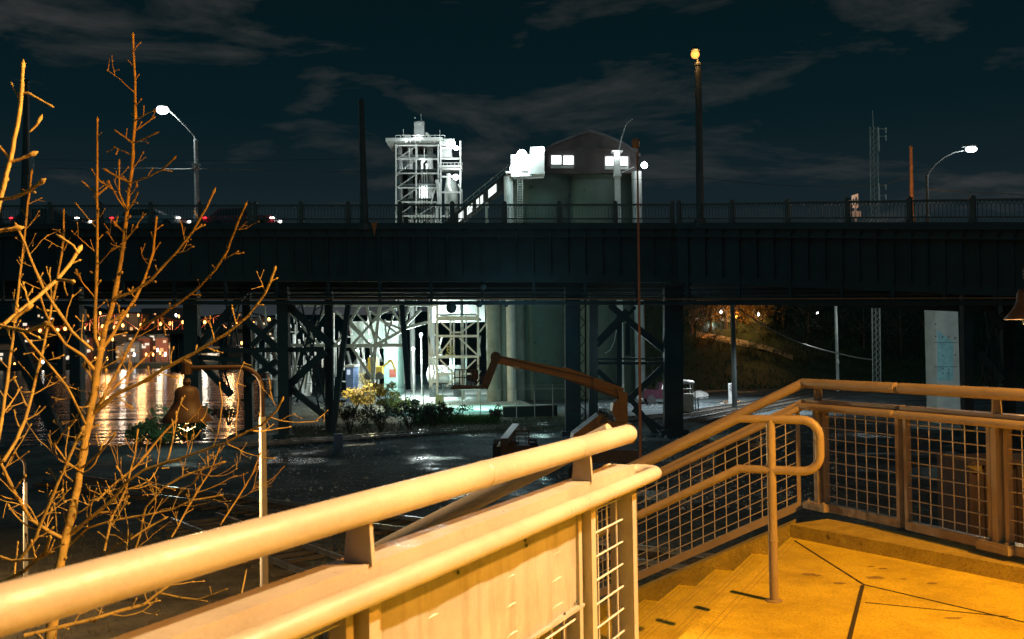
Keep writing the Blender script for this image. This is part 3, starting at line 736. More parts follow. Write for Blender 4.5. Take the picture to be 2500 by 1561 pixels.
# right hand curved arm lamp
r, a, b = taper_pole(2263, 432, 2265, 545, YP(2263) + 7, .14, .18, 'slim dark pole with a curved arm and small white lamp near the orange lit pole', 'street lamp', name='street_lamp')
hd = at(2371, 365, a.y)
mb = MB(); mb.tube([a] + [at(px, py, a.y) for px, py in ((2270, 418), (2285, 400), (2305, 384), (2330, 372), (2352, 368))], .045, 6); mb.build('arm', M_DARK, r)
mb = MB(); mb.ball(hd, .24, 12, 8, (1.3, 1, .7)); mb.build('bulb', _mats['white_lamp_lens'], r); light('lamp_light', hd - Z * .4, WHITE, 500, .2, r)
mb = MB(); mb.box(hd + V((-.15, 0, .18)), (.7, .25, .1)); mb.build('lamp_hood', M_DARK, r)
# orange lit wooden pole
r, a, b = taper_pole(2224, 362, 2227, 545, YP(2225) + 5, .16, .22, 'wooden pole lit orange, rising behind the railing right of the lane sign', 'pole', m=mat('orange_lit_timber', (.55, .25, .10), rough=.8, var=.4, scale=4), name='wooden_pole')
light('bridge_lamp_glow', at(2210, 440, YP(2225) + 2.0), SODIUM, 160, .2)
# lane sign on the bridge
sy = YP(2087) + 1.2
r = thing('lane_sign', at(2090, 545, sy), 'small white lane sign with two dark arrows just above the railing', 'sign')
mb = MB(); a = at(2079, 478, sy); b = at(2095, 473, sy); c = at(2095, 545, sy); d = at(2079, 508, sy); c = at(2095, 508, sy)
mb.prism([a, b, c, d], (.01, .03, 0)); mb.build('sign_plate', mat('white_sign_face', (.75, .62, .55), rough=.45, var=.06), r)
mb = MB(); e = at(2090, 478, sy) - V((0, .012, 0)); s_ = 1 / 45.0
mb.prism([at(2090, 479, sy), at(2093.3, 490, sy), at(2091.2, 489, sy), at(2091.2, 500, sy), at(2088.8, 500, sy), at(2088.8, 489, sy), at(2086.6, 490, sy)], (0, -.02, 0))
mb.prism([at(2084.6, 484, sy), at(2084.6, 500, sy), at(2082.8, 500, sy), at(2082.8, 490, sy), at(2081, 492, sy), at(2081, 488, sy)], (0, -.02, 0)); mb.build('arrow', M_DARK, r)
mb = MB(); mb.bar(at(2088, 508, sy), at(2090, 560, sy), .09); mb.box(at(2090, 524, sy), (.5, .04, .35)); mb.build('sign_post', mat('pale_sign_post', (.6, .5, .45), rough=.5), r)
light('sign_glow', at(2068, 470, sy - .9), (1, .8, .66), 26, .05)
# slim near lamp pole in front of the bridge
YN = 27.0
r = thing('slim_lamp_pole', at(1564, 1100, YN), 'very slim rusty pole in front of the bridge with a small dark lamp head', 'lamp pole')
mb = MB(); mb.tube([at(1556, 372, YN), at(1560, 700, YN), at(1564, 1180, YN)], [.026, .034, .044], 8); mb.build('shaft', mat('rusty_slim_pole', (.16, .07, .05), rough=.7, var=.3, scale=3), r)
mb = MB(); c = at(1552, 352, YN); mb.lathe(c, [(.09, .14), (.11, .05), (.10, -.06), (.05, -.13)], 10); mb.bar(at(1557, 341, YN), at(1557, 375, YN), .05); mb.build('lamp_head', mat('dull_copper_head', (.25, .13, .07), rough=.4, metal=.5), r)

# streetcar wires
def wire(pts, rad, label, m=M_DARK, sag=0, name='overhead_wire'):
    pts = [V(p) for p in pts]; q = []
    for i in range(len(pts) - 1):
        for k in range(8): t = k / 8; p = pts[i] + (pts[i + 1] - pts[i]) * t; p.z -= sag * 4 * t * (1 - t); q.append(p)
    q.append(pts[-1]); mb = MB(); mb.tube(q, rad, 4); return tag(mb.build(name, m), label, 'wire')
M_WIRE = mat('shiny_contact_wire', (.5, .5, .48), rough=.35, metal=.8, var=.1)
wire([at(-40, 408, 66), at(380, 411, 66), at(478, 412, 66)], .024, 'bright thin wire running from the pale lamp pole past the bare branches', M_WIRE, .05)
wire([at(478, 412, 66), at(740, 415, 66), at(890, 419, 62)], .024, 'thin wire from the pale lamp pole to the lampless dark pole', M_WIRE, .05)
wire([at(80, 390, 59), at(885, 388, 59)], .010, 'faint upper wire above the bridge, between the two lampless poles', M_DARK, .1)
wire([at(885, 420, 60), at(1300, 430, 62), at(1700, 437, 58)], .010, 'faint wire crossing before the silo house', M_DARK, .1)
wire([at(1710, 434, 56), at(2120, 455, 54), at(2220, 425, 54)], .014, 'dark wire sloping down to the right from the sodium lamp pole', M_DARK, .2)
wire([at(2262, 462, 53), at(2400, 470, 52), at(2600, 478, 50)], .022, 'bright short wire right of the curved arm lamp', M_WIRE, .05)
wire([at(1800, 752, 62), at(1880, 803, 66), at(1960, 840, 70), at(2060, 866, 74), at(2128, 878, 78)], .045, 'pale cable sagging from under the bridge down towards the lattice mast', mat('pale_cable', (.6, .58, .52), rough=.6, var=.1), .05)
wire([at(1505, 806, 54), at(1500, 834, 54), at(1490, 855, 54), at(1477, 863, 54)], .022, 'short white rope end hanging between the two bridge columns', mat('white_rope', (.8, .8, .75), rough=.6, var=.05), .0)
wire([at(0, 950, 50), at(0, 1400, 50)][:0] or [at(1667, 985, 44), at(1680, 990, 42), at(1712, 1000, 40)], .012, 'thin dark cable drooping from the booth', M_DARK, .1)

# cars on the bridge
def car(px, label, body, tail):
    p, _, d = bp_(px); dn = V((.04, 1, 0)).normalized(); o_ = V((p.x, p.y, p.z - RH)) + dn * 4.2
    r = thing('car', o_, label, 'car', 'cars crossing the bridge'); D_ = d; Mx = Matrix((D_, dn, Z)).transposed()
    def T(x, y, z): return o_ + D_ * x + dn * y + Z * z
    prof = [(-2.2, .35), (-2.25, .8), (-1.9, .92), (-1.35, 1.38), (.3, 1.42), (1.05, .98), (2.05, .85), (2.2, .55), (2.15, .32)]
    mb = MB(); mb.prism([T(x, -.85, z) for x, z in prof], dn * 1.7); mb.build('body', mat(body[0], body[1], rough=.25, var=.05, spec=.6), r)
    mb = MB(); mb.prism([T(x, -.87, z) for x, z in ((-1.6, .95), (-1.25, 1.32), (.25, 1.35), (.85, .97))], dn * .01); mb.build('side_window', M_DARK, r)
    for x in (-1.35, 1.35):
        for y in (-.8, .8):
            mb = MB(); mb.lathe(T(x, y, .32), [(.32, -.1), (.32, .1)], 14, Matrix((D_, Z, dn)).transposed()); w_ = mb.build('wheel', mat('tyre_rubber', (.02, .02, .02), rough=.9), r)
    for y in (-.62, .62):
        mb = MB(); mb.box(T(-2.19, y * 1.38, .80), (.22, .10, .15), Mx); mb.box(T(-2.29, y, .80), (.05, .34, .15), Mx); mb.build('tail_light', mat('lit_tail_red', (1, .05, .03), emit=(1, .02, .03), es=6), r)
        mb = MB(); mb.box(T(2.1, y * 1.38, .70), (.24, .10, .14), Mx); mb.build('headlight', mat('lit_headlight', (1, 1, 1), emit=(1, .98, .9), es=10), r)
    return r
car(40, 'dark car on the bridge, closest to the pole with slats', ('dark_car_paint', (.03, .035, .04)), 1)
car(300, 'silver car on the bridge behind the tallest bare branch', ('silver_car_paint', (.4, .4, .42)), 1)
car(540, 'red car on the bridge just past the pale lamp pole', ('red_car_paint', (.35, .02, .03)), 1)

# ================================================================== PARK LAMPS (gooseneck, bell shade)
M_POLEP = mat('cream_lamp_pole', (.62, .56, .46), rough=.45, var=.12, scale=5)
M_BELL = mat('brown_bell_shade', (.065, .036, .020), rough=.6, var=.2, scale=4)
def park_lamp(px, py, Y, label, scale=1.0, side=-1, power=220, lean=0):
    """px,py: top of the thick lower shaft in the photo"""
    b = at(px, py, Y); s_ = scale; base = V((b.x + lean, b.y, GZ))
    r = thing('park_lamp', base, label, 'park lamp', 'gooseneck park lamps')
    mb = MB(); mb.tube([base, b], [.075 * s_, .055 * s_], 14); smooth_by_angle(mb.build('shaft', M_POLEP, r))
    mb = MB(); mb.lathe(base, [(.16, 0), (.16, .08), (.10, .14), (.085, .5)], 14); mb.build('foot', M_POLEP, r)
    X = V((side, 0, 0)); top = b + Z * .44 * s_; rad = .36 * s_; cc = top + X * rad
    pts = [b, top] + [cc + (-X) * rad * math.cos(t) + Z * rad * math.sin(t) for t in [i * math.pi / 16 for i in range(1, 9)]]
    end = cc + Z * rad + X * .85 * s_; pts += [end]
    mb = MB(); mb.tube(pts, .038 * s_, 12); smooth_by_angle(mb.build('gooseneck', M_BELL, r), 60)
    mb = MB(); mb.lathe(end + Z * -.10 * s_, [(.07, .02), (.09, 0), (.09, .18), (.06, .24)][::1], 12) ; mb.lathe(end - Z * .28 * s_, [(.05, 0), (.07, .06), (.05, .12)], 12); mb.build('knuckle', M_BELL, r)
    mb = MB(); q = end - Z * .28 * s_
    prof = [(.03, 0), (.15, -.03), (.19, -.10), (.20, -.22), (.22, -.30), (.30, -.42), (.42, -.56), (.415, -.575), (.29, -.44), (.20, -.31), (.15, -.2), (.02, -.1)]
    mb.lathe(q, [(a * s_, z * s_) for a, z in prof], 24); smooth_by_angle(mb.build('bell_shade', M_BELL, r), 60)
    mb = MB(); mb.ball(q - Z * .50 * s_, .10 * s_, 10, 6, (.8, .8, 1.2)); mb.build('bulb', mat('park_bulb', (1, .8, .4), emit=(1, .62, .2), es=1.6), r)
    for k in range(4):
        t = k * math.pi / 2 + .4; mb = MB(); cpt = q - Z * .42 * s_
        mb.tube([cpt + V((math.cos(t) * .12, math.sin(t) * .12, 0)) * s_, cpt + V((math.cos(t) * .13, math.sin(t) * .13, -.24)) * s_, cpt - Z * .30 * s_], .008 * s_, 4); mb.build('cage_rib', M_DARK, r)
    light('bulb_light', q - Z * .98 * s_, (1, .66, .30), power, .06, r)
    return r
park_lamp(641, 1018, 16.0, 'closest gooseneck lamp on a cream pole, bell shade hanging among the bare branches', power=900)
park_lamp(62, 1178, 22.0, 'smaller gooseneck lamp low behind the tree trunk', scale=.75, power=500)
park_lamp(2672, 770, 21.0, 'gooseneck lamp whose shade just enters the frame beside the last bridge column', power=420, scale=1.15)

# ================================================================== SILO HOUSE
SY = 92.0
def sp(px, py, dy=0): return at(px, py, SY + dy)
M_SILO = mat('stained_silo_concrete', (.12, .16, .14), rough=.9, var=.22, scale=.35, bump=.25, detail=9, rust=((.06, .085, .075), .66, 2.5))
M_SHAFT = mat('lit_shaft_concrete', (.32, .36, .33), rough=.9, var=.3, scale=.6, bump=.2, detail=9)  # lighter copy of the concrete: light on the shafts is in the colour
M_CLAD = mat('weathered_cladding', (.10, .082, .082), rough=.85, var=.4, scale=.5, rust=((.10, .08, .08), .62, 3))
rt = thing('silo_house', V((sp(1440, 900).x, SY, GZ)), 'gabled storage house on round concrete silos with bright windows under the eaves', 'silo building')
def cyl(px, rad, dy, ytop, name='silo', m=M_SILO):
    c = sp(px, 800, dy); zt = sp(px, ytop, dy).z; mb = MB()
    mb.lathe(V((c.x, c.y, GZ)), [(rad, 0), (rad, zt - GZ)], 40); return smooth_by_angle(mb.build(name, m, rt), 40)
cyl(1322, 3.3, 3.4, 418); cyl(1455, 3.3, 3.8, 418); cyl(1520, 2.0, 3.2, 418)
# lean concrete shafts at the corners
for px, rad, yt, dy in ((1204, .66, 742, -1.0), (1234, .55, 560, -.4), (1266, .55, 560, .6)):
    cyl(px, rad, dy, yt, name='concrete_shaft', m=M_SHAFT)
cyl(1247, .42, -1.4, 430, name='concrete_shaft', m=M_WHITE); cyl(1561, .46, -.6, 420, name='concrete_shaft', m=M_WHITE)
mb = MB(); a = sp(1507, 425, -1.2); mb.bar(V((a.x, a.y, a.z)), V((a.x, a.y, GZ)), .5, .5, up=V((0, 1, 0))); mb.build('pilaster', M_WHITE, rt)
# gabled top
mb = MB(); g_ = [sp(1318, 423), sp(1554, 423), sp(1554, 376), sp(1520, 354), sp(1480, 337.5), sp(1441, 325), sp(1402, 338.5), sp(1356, 356), sp(1318, 377)]
mb.prism(g_, (0, 14, 0)); mb.build('wall', M_CLAD, rt)
mb = MB()
for a_, b_ in ((1, -1), (-1, 1)): pass
pz = [sp(x_, y_, -.4) for x_, y_ in ((1308, 381), (1356, 353), (1402, 335), (1441, 321.5), (1480, 334), (1520, 351), (1564, 381))]
for p, q in zip(pz, pz[1:]): mb.prism([p, q, q + Z * .22, p + Z * .22], (0, 14.8, 0))
mb.build('roof', mat('roof_sheet', (.12, .115, .12), rough=.8, var=.3, scale=1), rt)
mb = MB()
for i in range(34):
    px = 1322 + 6.9 * i; top = 328 + 50 * (abs(px - 1441) / 120) ** 1.08
    if not (1340 < px < 1404 or 1474 < px < 1536): mb.bar(sp(px, 420, -.03), sp(px, top + 4, -.03), .05, .04)
mb.bar(sp(1392, 363, -.1), sp(1498, 364, -.1), .12, .14); mb.bar(sp(1318, 421, -.1), sp(1554, 421, -.1), .3, .2); mb.bar(sp(1441, 328, -.05), sp(1441, 420, -.05), .1, .08)
mb.build('cladding_ribs', M_CLAD, rt)
def win(x0, y0, x1, y1, dy=-.16):
    f = MB()
    for (a, b) in (((x0, y0), (x1, y0)), ((x1, y0), (x1, y1)), ((x1, y1), (x0, y1)), ((x0, y1), (x0, y0))): f.bar(sp(*a, dy - .02), sp(*b, dy - .02), .10, .10)
    fo = f.build('window', M_GREY, rt)
    p = MB(); p.prism([sp(x0, y0, dy), sp(x1, y0, dy), sp(x1, y1, dy), sp(x0, y1, dy)], (0, .04, 0)); p.build('pane', mat('lit_pane', (1, 1, 1), emit=(.98, 1, .97), es=2.6), fo)
win(1345, 379, 1371.5, 403); win(1374, 379.5, 1401, 404); win(1477, 382, 1500, 406); win(1508, 382, 1534, 406)
for (x0, x1, y0) in ((1345, 1401, 404), (1477, 1534, 407)):
    mb = MB(); mb.prism([sp(x0, y0, -.2), sp(x1, y0, -.2), sp(x1, y0 + 7, -.2), sp(x0, y0 + 7, -.2)], (0, .1, 0)); mb.build('sill_apron', M_WHITE, rt)
# head boxes and platforms
mb = MB(); mb.box(sp(1311, 397, -1.5), (1.25, 2.4, 2.4)); mb.box(sp(1311, 428, -1.5), (1.35, 2.5, .2)); mb.build('head_box', M_WHITE, rt)
mb = MB(); mb.box(sp(1273, 408, -1.6), (1.9, 1.6, 2.0)); mb.box(sp(1262, 424, -1.6), (2.0, 1.6, .15)); mb.build('elevator_head', M_WHITE, rt)
mb = MB(); mb.box(sp(1506, 400, -1.7), (.55, .8, 2.3)); mb.box(sp(1506, 371, -1.7), (1.0, 1.0, .1)); mb.box(sp(1507, 430, -1.7), (.65, 1.0, .2)); mb.build('elevator_leg', M_WHITE, rt)
mb = MB()
mb.bar(sp(1264, 420, -1.9), sp(1264, 560, -1.9), .05); mb.bar(sp(1276, 420, -1.9), sp(1276, 560, -1.9), .05)
for i in range(22): mb.bar(sp(1264, 424 + 6 * i, -1.9), sp(1276, 424 + 6 * i, -1.9), .035)
for x in (1269, 1272): mb.bar(sp(x, 420, -1.6), sp(x, 560, -1.6), .03)
mb.build('ladder', M_GREY, rt)
mb = MB(); mb.tube([sp(1511, 368, -1.5), sp(1517, 340, -1.5), sp(1526, 311, -1.5), sp(1532, 300, -1.5), sp(1543, 291, -1.5)], .06, 5); mb.bar(sp(1512, 424, -1.5), sp(1548, 408, -1.2), .08); mb.build('whip_arm', M_GREY, rt)
mb = MB(); mb.bar(sp(1600, 396, 0), sp(1600, 412, 0), .1)
def flood(px, py, dy, r_, power, parent, col=WHITE, lr=.3, off=(0, -1.1, -.2), spread=True):
    c = sp(px, py, dy); mb = MB(); mb.ball(c, r_, 12, 7); b_ = mb.build('floodlight', M_GLOWW, parent)
    light('floodlight_light', c + V(off), col, power * .07, lr, parent); return b_
flood(1260, 412, -2.8, .55, 2600, rt, TEAL, off=(0, -.9, 0)); flood(1274, 378, -2.2, .45, 1500, rt); flood(1322, 366, -3.0, .28, 1200, rt, off=(-.6, -.8, 0)); flood(1506, 376, -2.4, .17, 500, rt, off=(-.6, -.5, 0)); flood(1573, 404, -1.6, .30, 1300, rt, off=(.3, -1.2, -.6))
# inclined conveyor gallery
cv = thing('conveyor_gallery', V((sp(1110, 800, 2).x, SY + 2, GZ)), 'covered conveyor sloping up to the silo house with lit openings', 'conveyor')
a = sp(1085, 565, 3); b = sp(1245, 436, 0)
mb = MB(); mb.bar(a, b, 1.2, .9); mb.build('gallery', mat('gallery_sheet', (.025, .03, .033), rough=.8, var=.3), cv)
mb = MB(); mb.bar(a + Z * .9, b + Z * .9, .08); mb.bar(a + Z * 1.3, b + Z * 1.3, .06)
for i in range(12): q = a + (b - a) * (i / 11); mb.bar(q + Z * .6, q + Z * 1.3, .05)
mb.build('handrail', M_GREY, cv)
for (t0, t1) in ((.23, .30), (.36, .44), (.50, .54), (.56, .60), (.68, .80)):
    q0 = a + (b - a) * t0; q1 = a + (b - a) * t1; n_ = V((0, -.78, 0)); mb = MB(); mb.prism([q0 + n_ - Z * .35, q1 + n_ - Z * .35, q1 + n_ + Z * .4, q0 + n_ + Z * .4], (0, .03, 0)); mb.build('opening', mat('lit_opening', (1, 1, 1), emit=(.9, 1, .95), es=1.3), cv)
mb = MB()
for t in (.25, .65): q = a + (b - a) * t; mb.bar(q, V((q.x, q.y, GZ)), .3)
mb.build('trestle', M_GREY, cv)

# ================================================================== STEEL PROCESS TOWER
TY = 112.0
def tp(px, py, dy=0): return at(px, py, TY + dy)
tw = thing('process_tower', V((tp(1045, 900).x, TY, GZ)), 'brightly lit steel frame tower with pale vessels and platforms', 'industrial tower')
D4 = 5.0
levels_ = [356, 389, 424, 459, 494, 528, 575, 640, 700]
fr = MB()
for dy in (0, D4):
    for px in (967, 1016, 1070): fr.bar(tp(px, 352, dy), tp(px + 1, 760, dy), .16, .18)
    for y in levels_: fr.bar(tp(967, y, dy), tp(1070, y, dy), .14, .16)
fr.build('frame', M_WHITE, tw)
for px in (967, 1016, 1070):
    m_ = MB()
    for y in levels_[::2]: m_ = MB(); m_.bar(tp(px, y), tp(px, y) + V((0, D4, 0)), .18, .2); m_.build('cross_beam', M_WHITE, tw)
dg = MB()
for i in range(len(levels_) - 1):
    dg.bar(tp(969, levels_[i + 1], -.05), tp(1014, levels_[i] + 3, -.05), .11)
    if i > 3: dg.bar(tp(1018, levels_[i + 1], -.05), tp(1068, levels_[i] + 3, -.05), .10)
dg.build('diagonal', M_GREY, tw)
fl_ = MB()
for y in levels_: fl_.box(tp(1018, y - 1, D4 / 2), (4.7, D4, .06))
fl_.build('floor_grating', M_DARK, tw)
bk = MB(); bk.box(tp(1020, 530, D4 - .3), (4.4, .1, 17)); bk.build('rear_cladding', M_DARK, tw)
for px, rr in ((979, .30), (1004, .30), (1053, .36)):
    c = tp(px, 600, 2.2); mb = MB(); zt = tp(px, 360, 2.2).z; mb.lathe(V((c.x, c.y, GZ)), [(rr, 0), (rr, zt - GZ)], 18); smooth_by_angle(mb.build('vessel', M_WHITE, tw))
mb = MB()
for px, y0, y1, r_ in ((1030, 395, 560, .12), (1036, 420, 540, .08), (1042, 400, 700, .10), (1024, 440, 700, .08)): mb.tube([tp(px, y0, 1), tp(px, y1, 1)], r_, 8)
mb.tube([tp(999, 362, -.1), tp(999, 386, -.1), tp(1036, 387, -.1), tp(1036, 362, -.1)], .06, 6); mb.tube([tp(1018, 362, -.1), tp(1018, 386, -.1)], .06, 6)
mb.tube([tp(1066, 440, -.3), tp(1070, 450, -.3), tp(1072, 490, -.3), tp(1066, 505, -.3), tp(1066, 700, -.3)], .20, 8); mb.tube([tp(1050, 505, -.4), tp(1062, 462, -.4)], .07, 6)
mb.build('pipework', M_WHITE, tw)
# top deck
mb = MB(); mb.box(tp(1017, 353, D4 / 2), (6.4, D4 + 1, .35)); mb.build('top_deck', M_WHITE, tw)
mb = MB()
for dy in (-.4, D4 + .4):
    for y in (331, 341): mb.bar(tp(953 if y > 335 else 967, y, dy), tp(1085, y, dy), .05)
    for px in range(954, 1090, 12): mb.bar(tp(px, 350, dy), tp(px, 331 if px > 960 else 341, dy), .05)
mb.bar(tp(985, 350, 0), tp(985, 316, 0), .06); mb.bar(tp(1074, 350, 0), tp(1074, 318, 0), .06); mb.bar(tp(1028, 296, 1), tp(1028, 278, 1), .04); mb.ball(tp(1013, 288, 1), .10, 6, 4)
mb.build('handrail', M_WHITE, tw)
mb = MB(); mb.box(tp(1025, 318, 2), (1.15, 1.6, 1.6)); mb.box(tp(1025, 341, 2), (.95, 1.4, 1.2)); mb.lathe(tp(1025, 308, 2), [(.55, 0), (.5, .5), (.35, .55)], 14)
mb.build('head_house', M_WHITE, tw)
mb = MB(); mb.bar(tp(1040, 325, 1.2), tp(1062, 350, 1.2), .3); mb.bar(tp(1000, 350, 1.2), tp(997, 330, 1.2), .25); mb.bar(tp(1008, 350, 1), tp(1012, 335, 1), .3)
for px, h_ in ((992, 333), (1001, 336), (1050, 340), (1058, 338), (1080, 338)): mb.box(tp(px, (h_ + 350) / 2, 1.4), (.35, .6, .012 * 0 + (350 - h_) / 21.7))
mb.build('machinery', M_WHITE, tw)
# silo unit attached on the east side
mb = MB(); c = tp(1104, 600, .6); z1 = tp(1104, 462, .6).z; z2 = tp(1104, 428, .6).z; z0_ = tp(1104, 528, .6).z
mb.lathe(V((c.x, c.y, z0_)), [(.25, -2.6), (.75, -.1), (.78, 0), (.78, z1 - z0_), (.5, z2 - z0_)], 22); smooth_by_angle(mb.build('hopper', M_GREY, tw), 40)
mb = MB()
for dy in (-.8, 2.2):
    for px in (1076, 1124): mb.bar(tp(px, 345, dy), tp(px + 1, 760, dy), .16)
    for y in (362, 388, 413, 432, 470, 528, 600): mb.bar(tp(1076, y, dy), tp(1125, y, dy), .16, .18)
    for y in (398, 405): mb.bar(tp(1074, y, dy - .4), tp(1127, y, dy - .4), .05)
    for px in range(1074, 1129, 9): mb.bar(tp(px, 412, dy - .4), tp(px, 398, dy - .4), .045)
mb.bar(tp(1128, 462, 0), tp(1129, 560, 0), .12); mb.bar(tp(1118, 450, -.9), tp(1129, 470, -.9), .1)
mb.build('annex_frame', M_WHITE, tw)
mb = MB(); mb.box(tp(1100, 412, .7), (2.6, 3.6, .14)); mb.box(tp(1093, 352, .9), (1.7, 2.0, .8)); mb.box(tp(1090, 375, .9), (1.3, 1.5, 1.1)); mb.tube([tp(1095, 425, -.4), tp(1094, 455, -.6), tp(1100, 470, -.7)], .25, 8); mb.build('annex_plant', M_WHITE, tw)
def tflood(px, py, dy, r_, power, off=(0, -.8, -.2), col=WHITE):
    c = tp(px, py, dy); mb = MB(); mb.ball(c, r_, 10, 6); mb.build('floodlight', M_GLOWW, tw); light('floodlight_light', c + V(off), col, power * .12, .3, tw)
tflood(1101, 352, -1.6, .50, 1500); tflood(1114, 362, -1.2, .26, 900); tflood(1113, 433, -1.2, .32, 1100, (0, -.7, .2)); tflood(1034, 393, -.3, .14, 700, (0, .8, -.3)); tflood(1035, 461, -.3, .16, 800, (0, .9, -.4)); tflood(1022, 338, -.2, .1, 700, (0, -.4, .2)); tflood(992, 345, -.8, .08, 420)
tflood(990, 410, 3.0, .05, 500, (0, .0, 0)); tflood(1060, 560, 3.0, .05, 700, (0, 0, 0))

# ---- loading frame under the bridge line of sight
LY = 92.0
def lp(px, py, dy=0): return at(px, py, LY + dy)
lf = thing('loading_frame', lp(1120, 960), 'white braced steel loading frame beside the round concrete shafts', 'steel frame')
zb_ = 952
for dy in (0, 7):
    for px in (1067, 1167): 
        mb = MB(); mb.bar(lp(px, 700, dy), V((lp(px, 950, dy).x, LY + dy, GZ)), .19, .3); mb.build('column', M_WHITE, lf)
    mb = MB()
    for y, h_ in ((778, .40), (821, .22), (871, .22), (913, .18)): mb.bar(lp(1067, y, dy), lp(1167, y, dy), .25, h_)
    for (a, b) in (((1075, 786), (1104, 812)), ((1160, 786), (1126, 812)), ((1104, 826), (1072, 866)), ((1122, 826), (1164, 866)), ((1074, 878), (1108, 912)), ((1162, 878), (1134, 905)), ((1110, 920), (1090, 945)), ((1170, 812), (1192, 784)), ((1104, 812), (1128, 812))): mb.bar(lp(*a, dy), lp(*b, dy), .15, .15)
    mb.build('bracing', M_WHITE, lf)
mb = MB()
for px in (1067, 1167):
    for y in (778, 821, 871, 913): mb.bar(lp(px, y), lp(px, y) + V((0, 7, 0)), .16, .2)
    mb.bar(lp(px, 821), lp(px, 871) + V((0, 7, 0)), .14); mb.bar(lp(px, 871), lp(px, 821) + V((0, 7, 0)), .14)
for (a, b) in (((1046, 750), (1050, 950)), ((1051, 784), (1062, 820)), ((1046, 820), (1068, 910)), ((1051, 860), (1060, 905)), ((1049, 750), (1067, 745)), ((1062, 905), (1052, 948))): mb.bar(lp(*a, 3), lp(*b, 3), .17)
for px in (1100, 1108, 1138): mb.bar(lp(px, 745, 4), lp(px, 940, 4), .16)
mb.build('cross_bracing', M_WHITE, lf)
mb = MB(); 
for x in (1093, 1099, 1105): mb.bar(lp(x, 845, 2), lp(x, 862, 2), .07)
for y in (847, 854, 861): mb.bar(lp(1090, y, 2), lp(1108, y, 2), .07)
mb.box(lp(1100, 866, 2.5), (.9, 1.0, .1)); mb.build('yellow_cage', mat('yellow_cage_paint', (.6, .5, .15), rough=.6), lf)
mb = MB(); mb.box(lp(1100, 873, 3.5), (3.6, 6, .08)); mb.box(lp(1118, 770, 3.5), (3.6, 6, .1)); mb.build('platform', M_GREY, lf)
c = lp(1120, 752, 3.5); light('frame_light', c + Z * .6, WHITE, 480, .5, lf)
light('frame_light', lp(1128, 800, 9.5), TEAL, 350, .4, lf); light('frame_light', lp(1095, 890, 3), TEAL, 200, .3, lf)
bh = MB(); bh.box(lp(1120, 752, 11), (5.4, 1.2, 3.0)); bh.build('head_wall', M_WHITE, lf)
tk = thing('tank_car', lp(1085, 950, 8), 'pale round tank seen through the loading frame', 'tank')
mb = MB(); Mx = Matrix.Rotation(math.pi / 2, 3, 'Y'); c = lp(1088, 915, 8); mb.lathe(c, [(.3, -1.9), (.85, -1.7), (.95, -1.4), (.95, 1.4), (.85, 1.7), (.3, 1.9)], 20, Mx); smooth_by_angle(mb.build('tank', M_WHITE, tk), 40)
mb = MB(); mb.box(c - Z * 1.05, (3.2, 1.2, .25))
for dx in (-1.2, 1.2): mb.box(V((c.x + dx, c.y, GZ + .35)), (.8, 1.6, .7))
mb.build('bogie', M_DARK, tk)
# yard floor slab lit white
ys = MB(); ys.prism([atz(px, py, GZ + .004) for px, py in ((935, 950), (1000, 985), (1180, 1003), (1360, 1006), (1300, 990), (1205, 950), (1100, 915), (945, 915))], (0, 0, .02))
ys.build('yard_slab', mat('pale_yard_concrete', (.55, .60, .58), rough=.8, var=.25, scale=.4, bump=.2, detail=8), kind='structure')
light('yard_light', lp(1010, 820, 5), (.85, 1, .95), 4600, .4); light('yard_light', at(1120, 880, 80), (.40, 1, .78), 4200, .4, kind='SPOT', spot=130, aim=(at(1120, 880, 80).x, 80, GZ))
# two yard lamps beyond the slab
for px, py, lab in ((1028, 817, 'upper of the two small starry white yard lamps'), (1009, 852, 'lower of the two small starry white yard lamps')):
    r = thing('yard_lamp', V((at(px, 930, 100).x, 100, GZ)), lab + ' beyond the pale slab', 'yard lamp', 'white yard lamps'); c = at(px, py, 100)
    mb = MB(); mb.bar(V((c.x, 100, GZ)), c, .12); mb.build('pole', M_GREY, r); mb = MB(); mb.ball(c - V((0, .1, 0)), .17, 10, 6); mb.build('lens', M_GLOWW, r); light('lamp_light', c - V((0, .5, .2)), WHITE, 420, .15, r)

# ---- rail bridge truss between tower and piers
rb = thing('truss_bridge', at(930, 880, 96), 'grey lattice of truss members radiating beyond the bridge piers', 'truss bridge')
M_TRUSS = mat('sooty_truss_steel', (.17, .20, .19), rough=.7, var=.35, scale=1)
def xb(a, b, w_=.22, dy=0): 
    return MB().bar(at(a[0], a[1], 96 + dy), at(b[0], b[1], 96 + dy), w_, w_)
segs = [((928, 742), (917, 843), .30), ((927, 767), (860, 843), .24), ((927, 767), (1100, 690), .26), ((854, 783), (898, 837), .26), ((895, 745), (917, 840), .24), ((917, 843), (985, 806), .30), ((985, 803), (1045, 787), .30), ((985, 800), (1028, 756), .24), ((857, 843), (911, 929), .26),
        ((905, 843), (910, 925), .22), ((918, 843), (912, 925), .26), ((840, 845), (985, 843), .34), ((950, 745), (985, 800), .22), ((975, 745), (984, 800), .3), ((935, 785), (985, 806), .2), ((820, 760), (905, 843), .22), ((880, 745), (820, 843), .22), ((700, 755), (780, 843), .22), ((800, 750), (740, 843), .22), ((700, 843), (840, 845), .3),
        ((940, 780), (945, 843), .16), ((960, 770), (940, 843), .18), ((1000, 745), (985, 800), .2), ((630, 770), (690, 900), .18), ((700, 780), (640, 900), .18), ((715, 860), (740, 990), .2), ((730, 860), (705, 960), .16), ((645, 745), (660, 900), .16), ((870, 765), (930, 830), .18), ((905, 760), (970, 815), .18), ((800, 845), (795, 960), .2), ((760, 850), (745, 950), .16)]
for (a, b, w_) in segs: xb(a, b, w_).build('truss_member', M_TRUSS, rb)
xb((690, 742), (1060, 742), .5).build('truss_chord', M_TRUSS, rb)
